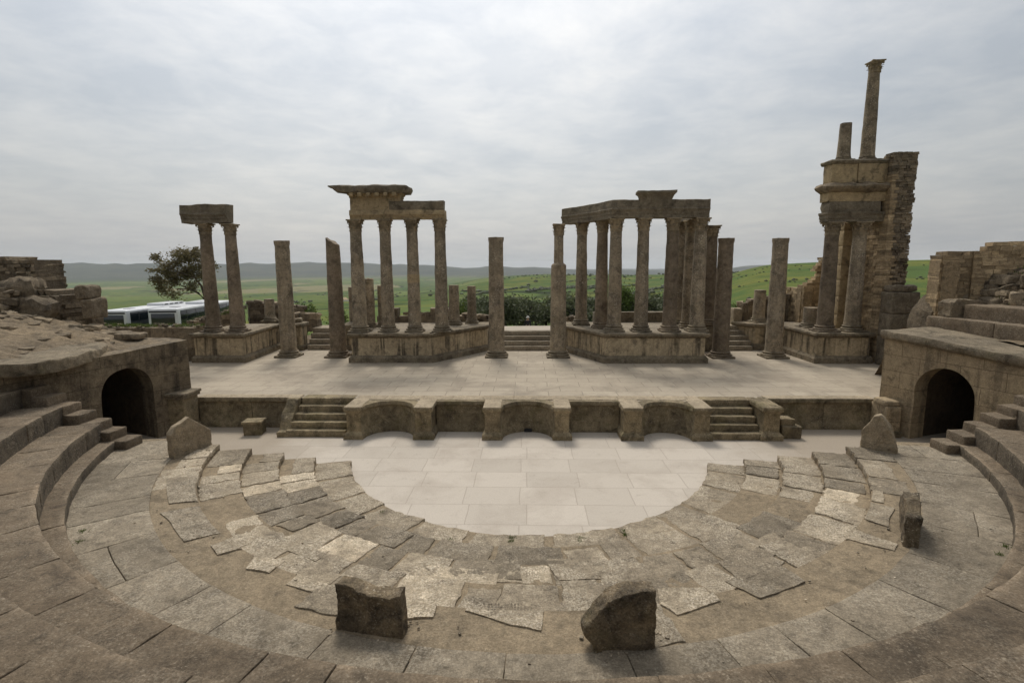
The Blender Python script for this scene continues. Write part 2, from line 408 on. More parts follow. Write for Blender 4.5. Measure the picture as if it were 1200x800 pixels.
# ------------------------------------------------------------------ terrain
def interp(tab, x):
    if x <= tab[0][0]: return tab[0][1]
    for (a, u), (b, v) in zip(tab, tab[1:]):
        if x <= b: t = (math.log(x)-math.log(a))/(math.log(b)-math.log(a)); return u+(v-u)*t
    return tab[-1][1]
def sst(a, b, x): t = max(0, min(1, (x-a)/(b-a))); return t*t*(3-2*t)
BASE = [(20, 1.9), (33, 1.8), (37, 1.45), (50, -1.35), (80, -4.3), (120, -7.5), (250, -15), (600, -34), (1500, -80), (3500, -135), (8000, -160), (16000, -160)]
RIGHT = [(20, 1.9), (33, 1.8), (37, 1.5), (60, .2), (100, -.9), (200, 1.5), (330, 4.6), (450, 2), (700, -25), (1500, -80), (3500, -130), (8000, -160), (16000, -160)]
def height(x, y):
    D = math.hypot(x, y); az = math.degrees(math.atan2(x, y))
    if D < 20: return -.5
    z = interp(BASE, D); w = sst(11, 25, az)*(1 if az < 120 else 0)
    if w > 0:
        zr = interp(RIGHT, D) + (sst(25, 42, az)*2.2 - (1-sst(17, 30, az))*3)*sst(120, 320, D)*(1-sst(400, 700, D))
        z = z*(1-w) + zr*w
    # rolling fields in the middle distance
    g = math.exp(-((D-1250)/480)**2)*sst(-17, 2, az)*(1-sst(24, 40, az)); z += 47*g
    g = math.exp(-((D-2600)/700)**2)*sst(-12, -2, az)*(1-sst(30, 45, az)); z += 74*g*(.85+.3*noise.noise(Vector((az*.2, 3, 0))))
    z += (D > 150)*min(12, D*.006)*noise.noise(Vector((x*.0022, y*.0022, 0)))
    # far ridges
    rl = math.exp(-((D-10000)/1500)**2)
    if rl > .001:
        n = noise.noise(Vector((az*.22, 1.7, 0)))*.5 + noise.noise(Vector((az*.7, 5.1, 0)))*.4 + noise.noise(Vector((az*1.9, 8.1, 0)))*.2
        amp = 185*(1-sst(-19, -5, az)) + 75*sst(-20, -8, az)*(1-sst(2, 8, az)) + 18
        amp += 115*math.exp(-((az+4)/1.6)**2)*.5 + 130*sst(18, 24, az)
        z += rl*amp*(1+.3*n) + rl*30*noise.noise(Vector((x*.0008, y*.0008, 2)))
    if abs(x) < 27 and -12 < y < 30.6: z = min(z, -.5)
    return z
mb = MB()
azs = sorted(set([a*.75 for a in range(-80, 81)] + [-180+6*i for i in range(20)] + [66+6*i for i in range(19)]))
rad = [0.5, 8, 16, 20, 24, 27, 29.5, 30.5, 31.5, 33, 35, 37, 40, 44, 48, 53, 58, 64, 72, 80, 90, 102]
while rad[-1] < 15500: rad.append(rad[-1]*1.075)
vs = []; n = len(azs)
for r in rad:
    for a in azs:
        x, y = r*math.sin(R(a)), r*math.cos(R(a)); vs.append((x, y, height(x, y)))
mb.add(vs, [(i*n+j, i*n+j+1, (i+1)*n+j+1, (i+1)*n+j) for i in range(len(rad)-1) for j in range(n-1)] + [((i+1)*n-1, i*n, (i+1)*n, (i+2)*n-1) for i in range(len(rad)-1)])
m, nt, b = newmat('fields_and_hills'); g = G(nt)
vw = g.n('ShaderNodeVectorMath', operation='ADD'); wn = g.n('ShaderNodeTexNoise'); wn.inputs['Scale'].default_value = .004; wn.inputs['Detail'].default_value = 4
g.link(g.pos, wn.inputs['Vector']); ws = g.n('ShaderNodeVectorMath', operation='SCALE'); ws.inputs['Scale'].default_value = 160
g.link(wn.outputs['Color'], ws.inputs[0]); g.link(g.pos, vw.inputs[0]); g.link(ws.outputs[0], vw.inputs[1])
cell = g.n('ShaderNodeTexVoronoi'); cell.inputs['Scale'].default_value = .0026; g.link(g.scaled(vw.outputs[0], (1.0, .42, 0)), cell.inputs['Vector'])
sp = g.n('ShaderNodeSeparateColor'); g.link(cell.outputs['Color'], sp.inputs[0])
col = g.mix(g.ramp(sp.outputs[0], .1, .9), (.045, .085, .024), (.105, .145, .042))
col = g.mix(g.ramp(sp.outputs[1], .7, .74, 0, .85), col, (.22, .19, .11))
col = g.mix(g.ramp(sp.outputs[2], .76, .8, 0, .8), col, (.05, .08, .025))
col = g.mix(g.ramp(g.noise(.02, 8, .7), .48, .62, 0, .75), col, (.175, .17, .04))
col = g.mix(g.ramp(g.noise(.09, 6, .7), .54, .66, 0, .55), col, (.045, .06, .02))
ce = g.n('ShaderNodeTexVoronoi', feature='DISTANCE_TO_EDGE'); ce.inputs['Scale'].default_value = .0026; g.link(g.scaled(vw.outputs[0], (1.0, .42, 0)), ce.inputs['Vector'])
col = g.mix(g.math('MULTIPLY', g.ramp(ce.outputs['Distance'], .012, .03, 1, 0), g.ramp(g.noise(.006, 4), .42, .52)), col, (.03, .042, .018))
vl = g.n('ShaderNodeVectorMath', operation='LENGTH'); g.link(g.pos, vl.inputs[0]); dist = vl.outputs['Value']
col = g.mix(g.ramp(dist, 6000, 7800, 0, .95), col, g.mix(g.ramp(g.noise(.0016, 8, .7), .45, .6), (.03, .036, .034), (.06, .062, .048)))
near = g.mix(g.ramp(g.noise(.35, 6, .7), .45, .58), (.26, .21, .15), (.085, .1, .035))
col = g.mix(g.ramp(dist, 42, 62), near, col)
col = g.mix(1.0, col, g.ramp(g.noise(2.5, 6, .75), .3, .7, .75, 1.2), 'MULTIPLY')
nt.links.new(col, b.inputs['Base Color']); b.inputs['Roughness'].default_value = 1; b.inputs['Specular IOR Level'].default_value = .05
nt.links.new(g.bump(g.noise(.6, 8, .75), .6, .4), b.inputs['Normal'])
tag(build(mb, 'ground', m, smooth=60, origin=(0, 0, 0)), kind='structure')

# ------------------------------------------------------------------ orchestra, low steps, walkway
S = 1.12
mb = MB(); poly(mb, [(-15.5, 8), (15.5, 8), (15.5, 19.2), (-15.5, 19.2)], 0.0)
tag(build(mb, 'orchestra_floor', M['orch'], smooth=0), kind='structure')

HAND = [([(468, 672), (500, 661), (585, 669), (577, 698), (510, 688)], .45), ([(474, 691), (517, 692), (508, 722), (480, 724)], .38), ([(545, 714), (560, 697), (625, 699), (637, 712), (634, 737), (600, 732)], .121), ([(650, 706), (675, 700), (715, 703), (700, 722), (660, 730)], .0),
        ([(850, 681), (907, 657), (945, 681), (890, 700)], -.2), ([(771, 690), (826, 687), (842, 703), (793, 720), (773, 707)], .22), ([(923, 654), (943, 639), (974, 645), (969, 659), (949, 670)], -.08), ([(978, 612), (1053, 637), (1050, 645), (976, 626)], .15),
        ([(998, 602), (1013, 586), (1048, 595), (1040, 616)], -.05), ([(1011, 562), (1035, 568), (1035, 589), (1009, 584)], .06), ([(246, 639), (279, 626), (300, 635), (255, 650)], .05), ([(287, 665), (300, 650), (334, 656), (315, 671)], .25),
        ([(334, 684), (360, 663), (400, 674), (375, 693)], .3), ([(334, 644), (352, 629), (390, 644), (369, 657)], .0), ([(196, 560), (236, 557), (240, 585), (196, 590)], -.12), ([(188, 600), (236, 592), (262, 622), (216, 634)], -.15), ([(640, 655), (700, 652), (722, 676), (655, 680)], .02),
        ([(730, 664), (770, 655), (800, 672), (757, 684)], -.1), ([(560, 655), (610, 655), (612, 678), (563, 676)], -.12), ([(870, 640), (905, 622), (930, 640), (894, 655)], .05)]
CY = 16.5
TR = [5.5, 6.5, 7.4, 8.3, 9.2, 10.12]
TEND = [15.12, 14.95, 14.85, 14.72, 14.62]
lab = ['lowest curved step round the pale orchestra floor', 'second curved step up from the pale orchestra floor', 'middle one of the five low curved steps around the orchestra',
       'fourth low curved step, next below the broad topmost one', 'broad topmost low step with earth patches, carrying the upright slabs']
for k in range(5):
    R0, R1 = TR[k], TR[k+1]; z = .17*(k+1); te = math.acos(max(-1, min(1, (CY-TEND[k])/R0)))
    rt = empty('curved_step', (0, CY-R0, z-.17), lab[k], 'step', 'low curved steps round the orchestra')
    mb = MB(); na = 130; nr = 7; vs = []; zz = lambda t, r: z-.022 - .012*noise.noise(Vector((t*9, r*1.3, k))) + nv((t*14, r*2, 0), 1, .008).x
    for i in range(na+1):
        t = -te + 2*te*i/na; rb = R0+(.24*math.cos(t)**4 if k == 0 else 0)
        vs.append((rb*math.sin(t), CY-rb*math.cos(t), -.05))
        for j in range(nr+1):
            r = R0+.012+(R1-R0+.25)*j/nr; r += (.24*math.cos(t)**4*(1-j/nr) if k == 0 else 0); vs.append((r*math.sin(t), CY-r*math.cos(t), zz(t, r)))
    q = nr+2
    fs_ = [(i*q+j, i*q+j+1, (i+1)*q+j+1, (i+1)*q+j) for i in range(na) for j in range(q-1)]
    for i in (0, na):
        o = len(vs); vs.append((vs[i*q+q-1][0], vs[i*q+q-1][1], -.05)); ff = [i*q+j for j in range(q)]+[o]; fs_.append(tuple(ff if i == 0 else reversed(ff)))
    mb.add(vs, fs_); build(mb, 'mortar_bed', M['mortar'], rt, smooth=50)
    t = -te+.004
    while t < te-.02:
        w = random.uniform(.5, 1.35) if k else random.uniform(.9, 1.6); dt = min(w/R0, te-t)
        if te-t-dt < .25/R0: dt = te-t
        edge = abs(t+dt/2) > te-.35
        skip = 0 if k == 0 else (.06 if k < 3 else (.04 if k == 3 else .3))
        if k == 4 and not edge:
            skip = .18; cc = Vector((9.65*math.sin(t+dt/2), CY-9.65*math.cos(t+dt/2)))
            if any((atz(sum(p[0] for p in pts)/len(pts), sum(p[1] for p in pts)/len(pts), z).to_2d()-cc).length < .8 for pts, _ in HAND): skip = 1.0
        if random.random() > skip or edge:
            SEED[0] += 3.1; wid = R1-R0; d0 = 0.0 if k else .24*math.cos(t+dt/2)**4; d1 = wid-.02
            if k and random.random() < .5: d1 = wid*random.uniform(.6, .98)
            if k and not edge and random.random() < .25: d0 = wid*random.uniform(.03, .2)
            Lx = dt*R0-.014; th = random.uniform(.1, .15); up = random.uniform(-.014, .01)
            sk = [random.uniform(-.07, .07) for _ in range(4)] if not edge else [0]*4
            def shp(p, hx=Lx/2, hy=(d1-d0)/2, sk=sk):
                u, v = p.x/hx, p.y/hy
                return (p.x + sk[0]*v*.8 + .05*noise.noise(Vector((v*2.3+SEED[0], 0, 0)))*abs(u), p.y + sk[1]*u*.7 + .06*noise.noise(Vector((u*2.7, SEED[0], 0)))*abs(v), p.z)
            mb = MB()
            tint = random.choice((-.36, -.26, -.16, -.08, 0, 0, .06, .14, .26, .55)) if k else random.uniform(-.15, .12)
            stone(mb, (Lx, d1-d0, th), polar(CY, R0+(d0+d1)/2, t+dt/2, z-th/2+up), seg=.08, rnd=.012, amp=.014, fs=3.2, amp2=.008, tint=tint, shape=shp)
            build(mb, 'paving_slab', M['slab'], rt, smooth=40)
        t += dt
    for pts, tint in HAND:
        q = sum((Vector(p) for p in pts), Vector((0, 0)))/len(pts); c = atz(q.x, q.y, z)
        if not (R0 <= math.hypot(c.x, c.y-CY) < R1): continue
        W = [atz(px, py, z) for px, py in pts]; mb = MB(); SEED[0] += 2.7; ol = []
        for a_, b_ in zip(W, W[1:]+W[:1]):
            for u in (0, .25, .5, .75):
                e = a_.lerp(b_, u)+nv(a_.lerp(b_, u), 2.2, .045); rr = math.hypot(e.x, e.y-CY); f = min(R1-.02, max(R0+.03, rr))/rr; ol.append((e.x*f-c.x, CY+(e.y-CY)*f-c.y))
        ar = sum(p0_[0]*p1_[1]-p1_[0]*p0_[1] for p0_, p1_ in zip(ol, ol[1:]+ol[:1]))
        if ar > 0: ol = ol[::-1]
        prism(mb, ol, .12, lambda p: Vector((c.x+p[0], c.y+p[2], z-.058+p[1])), cuts=.09, amp=.012, fs=3, amp2=.007, tint=tint, bev=0)
        if tint == .121:
            for r_ in range(5):
                for q_ in range(15):
                    if random.random() < .25: continue
                    jbox(mb, (c.x-.36+.05*q_+random.uniform(-.01, .01), c.y+.16-.065*r_, z-.006), (.022, .036, .006), random.uniform(-.4, .4), .005, -.3)
        build(mb, 'paving_slab', M['slab'], rt, smooth=40)
# walkway: large radial blocks between the steps and the seats
SY = 17.65
mb = MB(); t = -1.42
while t < 1.42:
    w = random.uniform(.9, 1.7); dt = w/10.6; SEED[0] += 2.3
    # outer edge follows the seat circle, whose centre lies further back
    def outer(tt):
        lo = 10.1
        for _ in range(30):
            x, y = lo*math.sin(tt), CY-lo*math.cos(tt)
            if math.hypot(x, y-SY) > 12.25 or lo > 13.4: break
            lo += .1
        return lo
    r0, r1 = 10.1, outer(t+dt/2)+.25
    parts = [(r0, r1)] if random.random() < .75 else [(r0, r0+(r1-r0)*random.uniform(.4, .6))]
    if len(parts) == 1 and parts[0][1] != r1: parts.append((parts[0][1], r1))
    for a, c in parts:
        rm = (a+c)/2
        def wp(p, rm=rm, t0=t+dt/2):
            tt = t0+p[0]/10.6; r = rm+p[1]; return Vector((r*math.sin(tt), CY-r*math.cos(tt), .85-.2+p[2]))
        if CY-rm*math.cos(t+dt/2) < 15.1:
            stone(mb, (dt*10.6-.012, c-a-.012, .4), wp, seg=.14, rnd=.016, amp=.012, fs=2.2, amp2=.004, tint=random.choice((-.2, -.1, 0, .06, .16)))
    t += dt
wk = build(mb, 'walkway', M['walk']); tag(wk, kind='structure')
# fill below the walkway and seats so no joint shows the void
mb = MB(); na = 90; vs = []
for i in range(na+1):
    t = -1.45+2.9*i/na
    for r, z in ((9.9, .3), (9.9, .8), (12.6, .8), (12.6, .3)): vs.append((r*math.sin(t), CY-r*math.cos(t), z))
fs_ = [(i*4+j, i*4+j+1, (i+1)*4+j+1, (i+1)*4+j) for i in range(na) for j in range(3)] + [(0, 1, 2, 3), (na*4+3, na*4+2, na*4+1, na*4)]
mb.add(vs, fs_); tag(build(mb, 'earth_fill', M['mortar']), kind='structure')

# ------------------------------------------------------------------ seat rows
ROWR = [12.2, 12.57, 13.55, 14.62, 15.65, 16.65, 17.65, 18.65, 19.65, 20.65]
rl = ['lowest narrow stone seat row, rising from the curved walkway', 'second stone seat row with a broad tread, just above the narrow lowest one', 'third stone seat row up from the walkway',
      'fourth stone seat row up from the walkway, cut by the left edge of the photo', 'fifth stone seat row up from the walkway', 'sixth stone seat row up from the walkway', 'seventh stone seat row, just below the viewpoint', 'eighth stone seat row, at the viewpoint', 'ninth stone seat row behind the viewpoint']
for k in range(9):
    zt = .85+.25+.5*k; R0 = ROWR[k]; R1 = ROWR[k+1]+.3; zb = zt-.62
    te = math.acos((SY-14.1)/R0)
    mb = MB(); t = -te
    fine = k < 4
    while t < te:
        w = random.uniform(.8, 2.0); dt = w/R0
        if te-t-dt < .4/R0: dt = te-t
        SEED[0] += 1.9
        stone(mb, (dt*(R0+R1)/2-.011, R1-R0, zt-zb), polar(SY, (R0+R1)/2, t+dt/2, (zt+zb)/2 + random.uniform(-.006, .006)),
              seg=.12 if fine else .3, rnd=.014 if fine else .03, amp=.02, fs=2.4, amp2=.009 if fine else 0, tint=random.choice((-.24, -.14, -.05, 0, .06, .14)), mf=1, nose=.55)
        t += dt
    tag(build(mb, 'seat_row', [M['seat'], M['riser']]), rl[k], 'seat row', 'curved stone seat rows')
# stairs at the ends of the rows, two steps to a row
for sg, side in ((-1, 'left'), (1, 'right')):
    rt = empty('staircase', (sg*12.6, 14.4, .85), 'flight of small worn steps against the arched wall on the %s' % side, 'staircase', 'stairs at the ends of the seat rows')
    for k in range(10):
        z = .85+.25*(k+1); x0 = 11.33+.425*k; mb = MB(); SEED[0] += 2.1
        a, c = x0, x0+.9
        box(mb, min(sg*a, sg*c), max(sg*a, sg*c), 14.02, 14.66, z-.6, z, seg=.12, rnd=.03, amp=.018, fs=3, amp2=.008, tint=random.uniform(-.1, .15))
        build(mb, 'step', M['seat'], rt)

# ------------------------------------------------------------------ upright slabs
def slab(outline, thick, p, rot, mat, label, seed, lean=0.0):
    mb = MB(); SEED[0] = seed
    prism(mb, outline, thick, place(p[0], p[1], p[2], rot, lean), cuts=.09, amp=.035, fs=3.0, amp2=.02, bev=.02)
    tag(build(mb, 'upright_slab', mat), label, 'stone slab', 'upright slabs of the orchestra barrier')
slab([(-.5, -.1), (.5, -.1), (.48, .62), (.3, .58), (.05, .6), (-.25, .66), (-.5, .7)], .26, (-2.22, 6.86, .85), -.16, M['upright'], 'squat upright slab with a rounded top, tan patches low on its face, nearest on the left', 3.3)
slab([(-.32, -.1), (.5, -.1), (.5, .84), (.05, .82), (-.14, .72), (-.5, .34), (-.48, .22), (-.36, .1)], .28, (1.22, 6.6, .85), .1, M['upright'], 'dark upright slab with a slanting broken left edge, nearest on the right', 8.9)
slab([(-.62, -.1), (.62, -.1), (.58, .5), (.3, .72), (.05, .66), (-.2, .75), (-.45, .62), (-.6, .55)], .24, (7.33, 9.75, .85), 1.02, M['upright'], 'narrow edge-on upright slab, mossy, casting a shadow on the right-hand walkway', 21.0)
slab([(-.62, -.12), (.58, -.12), (.6, .42), (-.05, 1.0), (-.48, .84), (-.62, .66)], .2, (-9.45, 14.0, .85), 1.25, M['pale'], 'pale upright slab sloping down to its right, at the left end of the low steps', 33.0)
slab([(-.42, -.1), (.46, -.1), (.44, .12), (.3, .5), (.22, .72), (.02, 1.0), (-.14, .96), (-.4, .5)], .22, (9.72, 14.35, .85), -.72, M['pale'], 'pointed pale upright slab with a ragged edge, at the right end of the low steps', 44.0)

mb = MB()
for _ in range(110):
    a = random.uniform(-1.3, 1.3); r = random.choice((random.uniform(5.9, 10), random.uniform(9.3, 10.3), random.uniform(10.1, 12))); k = sum(r > q for q in TR[1:5]); sz = random.uniform(.01, .028)
    SEED[0] += 1.3; jbox(mb, (r*math.sin(a), CY-r*math.cos(a), .17*(k+1)+.004), (sz*1.4, sz, sz*.8), a*7, sz*.25, random.uniform(-.4, .5))
for cx, cy in ((-2.22, 6.86), (1.22, 6.6), (7.33, 9.75), (-9.45, 14.0), (9.72, 14.35)):
    for _ in range(22):
        sz = random.uniform(.012, .036); a = random.uniform(0, 6.28); q = random.uniform(.25, .75); jbox(mb, (cx+q*math.cos(a), cy+q*.6*math.sin(a), .852), (sz*1.4, sz, sz*.8), a, sz*.25, random.uniform(-.4, .4))
tag(build(mb, 'gravel', M['slab'], smooth=0, origin=(0, 0, 0)), kind='stuff')

# ------------------------------------------------------------------ stage
arc = lambda xc, y, r: [(xc - r*math.cos(math.pi*i/18), y + r*math.sin(math.pi*i/18)) for i in range(19)]
YF, YP, YS = 17.55, 18.45, 18.88
outl = [(-12.6, YS), (-6.31, YS), (-6.31, YF)] + arc(-4.83, YF, .94) + [(-3.3, YF), (-3.3, YP), (-1.5, YP), (-1.5, YF)] + arc(0, YF, .935) + \
       [(1.46, YF), (1.46, YP), (3.27, YP), (3.27, YF)] + arc(4.79, YF, .89) + [(6.23, YF), (6.23, YS), (8.0, YS), (8.0, 17.62), (8.6, 17.62), (8.6, YS), (12.6, YS), (12.75, 22), (17.15, 22), (17.15, 31), (-22, 31), (-22, 22), (-12.6, 22)]
mb = MB(); front = [p for p in outl if p[1] < 19]
for (xa, ya), (xb, yb) in zip(front, front[1:]):
    if xb-xa > 1e-4: mb.add([(xa, ya, S), (xb, yb, S), (xb, 19.3, S), (xa, 19.3, S)], [(0, 1, 2, 3)])
poly(mb, [(-22, 19.3), (17.15, 19.3), (17.15, 31), (-22, 31)], S)
for sx in (-1, 1): poly(mb, sorted([(sx*12.6, 18.88), (sx*16, 18.88), (sx*16, 19.3), (sx*12.6, 19.3)], key=lambda p: math.atan2(p[1]-19.1, p[0]-sx*14.3)), S)
tag(build(mb, 'stage_floor', M['stage'], smooth=0), kind='structure')
rt = empty('stage_wall', (0, 18, 0), 'low dark stage front wall with curved niches between square piers', 'stage wall')
def wprof(zt=S, base=.22, d=.35):
    return [(-d, -.05), (.07, -.05), (.07, base*.7), (.03, base), (0, base+.05), (0, zt-.2), (.03, zt-.16), (.07, zt-.12), (.07, zt-.03), (.05, zt+.012), (-.32, zt+.012), (-d, zt-.1)]
def wallpart(name, path, mat=None, d=.35, zt=S):
    mb = MB(); SEED[0] += 4; pr = wprof(zt, d=d); sweep(mb, path, pr, seg=.16, amp=.016, fs=3, amp2=.007)
    return build(mb, name, mat or M['front'], rt, smooth=35)
for x0, x1 in ((-12.3, -10.3), (-10.28, -8.4), (8.62, 10.7), (10.72, 12.5)): wallpart('panel', [(x0, YS), (x1, YS)])
for x0, x1 in ((-3.3, -1.5), (1.46, 3.27)): wallpart('panel', [(x0, YP), (x1, YP)])
for xc, r, lo in ((-4.83, .94, 0), (0, .935, 1), (4.79, .89, 0)):
    mb = MB(); SEED[0] += 4; d = .3
    sweep(mb, arc(xc, YF+.01, r), [(p[0], p[1]) for p in wprof(d=d)], seg=.14, amp=.014, fs=3, amp2=.007)
    nch = build(mb, 'niche', M['front'], rt, smooth=35)
    if lo:
        mb = MB(); box(mb, -.12, .16, YF+r-.12, YF+r-.02, 0.0, .12, seg=.1, rnd=.03, amp=0); build(mb, 'drain_hole', M['black'], nch)
for x0, x1 in ((-6.31, -5.77), (-3.89, -3.3), (-1.5, -.935), (.935, 1.46), (3.27, 3.9), (5.68, 6.23)):
    mb = MB(); SEED[0] += 4; xa, xb = x0+.03, x1-.03
    sweep(mb, [(xa, YP+.4), (xa, YF), (xb, YF), (xb, YP+.4)], [(-.2, -.05), (.1, -.05), (.1, .15), (.04, .22), (0, .26), (0, S-.2), (.03, S-.15), (.07, S-.1), (.07, S-.02), (.05, S+.016), (-.2, S+.016)], seg=.14, amp=.014, fs=3, amp2=.006, tint=random.uniform(.05, .4))
    box(mb, xa+.05, xb-.05, YF+.05, YP+.3, 0, S+.014, seg=.3, rnd=.01, amp=0, tint=.2)
    build(mb, 'pier', M['front'], rt, smooth=35)
# coping: the pale ledge over the wall and piers
for x0, x1, y0, y1 in ((-12.3, -8.45, YS-.05, YS+.42), (-6.31, 6.23, YP+.15, YS+.3), (8.62, 12.5, YS-.05, YS+.42)):
    x = x0
    while x < x1-.05:
        w = min(random.uniform(.9, 1.5), x1-x); w = x1-x if x1-x-w < .4 else w
        mb = MB(); stone(mb, (w-.008, y1-y0, .08), place(x+w/2, (y0+y1)/2, S-.015), seg=.2, rnd=.012, amp=.008, tint=random.uniform(-.12, .12)); x += w
        build(mb, 'coping_slab', M['coping'], rt)
for x0, x1 in ((-6.31, -5.77), (-3.89, -3.3), (-1.5, -.935), (.935, 1.46), (3.27, 3.9), (5.68, 6.23)):
    mb = MB(); box(mb, x0-.02, x1+.02, YF-.06, YP+.2, S-.04, S+.032, seg=.2, rnd=.012, amp=.008, tint=random.uniform(-.1, .1))
    build(mb, 'coping_slab', M['coping'], rt)
# stage stairs
for side, x0, x1, yb in (('left', -8.35, -6.4, 17.72), ('right', 6.25, 7.98, 17.58)):
    st = empty('stage_stairs', ((x0+x1)/2, yb, 0), 'short flight of five stone steps up to the stage on the %s' % side, 'stairs', 'stairs up to the stage')
    for k in range(5):
        mb = MB(); SEED[0] += 3; z1 = S*(k+1)/5; y0 = yb+.27*k
        xx0 = x0 - (.18*(4-k)*.25 if side == 'left' else 0)
        box(mb, xx0, x1, y0, y0+.5, z1-.3, z1+(.006 if k < 4 else .018), seg=.15, rnd=.025, amp=.014, fs=3, amp2=.006, tint=random.uniform(-.1, .25))
        build(mb, 'step', M['front'], st)
    if side == 'left':
        mb = MB(); prism(mb, [(0, -.05), (1.25, -.05), (1.25, 1.1), (.9, 1.14), (.6, .75), (.35, .5), (.2, .2), (0, .18)], .42, place(-8.62, 17.68, 0, math.pi/2), amp=.05, amp2=.02, fs=3)
        build(mb, 'cheek_wall', M['front'], st)
    else:
        mb = MB(); sweep(mb, [(8.03, YS+.1), (8.03, 17.62), (8.57, 17.62), (8.57, YS+.1)], [(-.2, -.05), (.11, -.05), (.11, .16), (.04, .24), (0, .28), (0, S-.2), (.03, S-.15), (.08, S-.1), (.08, S), (.05, S+.04), (-.2, S+.04)], seg=.14, amp=.014, fs=3, amp2=.006, tint=.3)
        box(mb, 8.1, 8.5, 17.7, YS+.05, 0, S+.03, seg=.3, rnd=.01, amp=0, tint=.3)
        build(mb, 'cheek_wall', M['front'], st, smooth=35)
mb = MB(); SEED[0] = 5; stone(mb, (.62, .5, .48), place(-9.82, 18.1, .22, .12), seg=.1, rnd=.04, amp=.03, amp2=.012)
stone(mb, (.7, .56, .1), place(-9.82, 18.1, .46, .1), seg=.1, rnd=.03, amp=.02, amp2=.012, tint=.5)
tag(build(mb, 'stone_block', M['front']), 'square stone block alone on the floor near the left stage stairs', 'stone block')
mb = MB(); SEED[0] = 9; stone(mb, (.66, .5, .46), place(9.08, 18.0, .2, -.05), seg=.1, rnd=.04, amp=.03, amp2=.012, tint=-.2)
stone(mb, (.5, .42, .3), place(8.97, 18.1, .52, .15), seg=.1, rnd=.04, amp=.04, amp2=.012, tint=.15)
tag(build(mb, 'stone_block', M['front']), 'broken stepped stone block against the pier right of the right stage stairs', 'stone block')

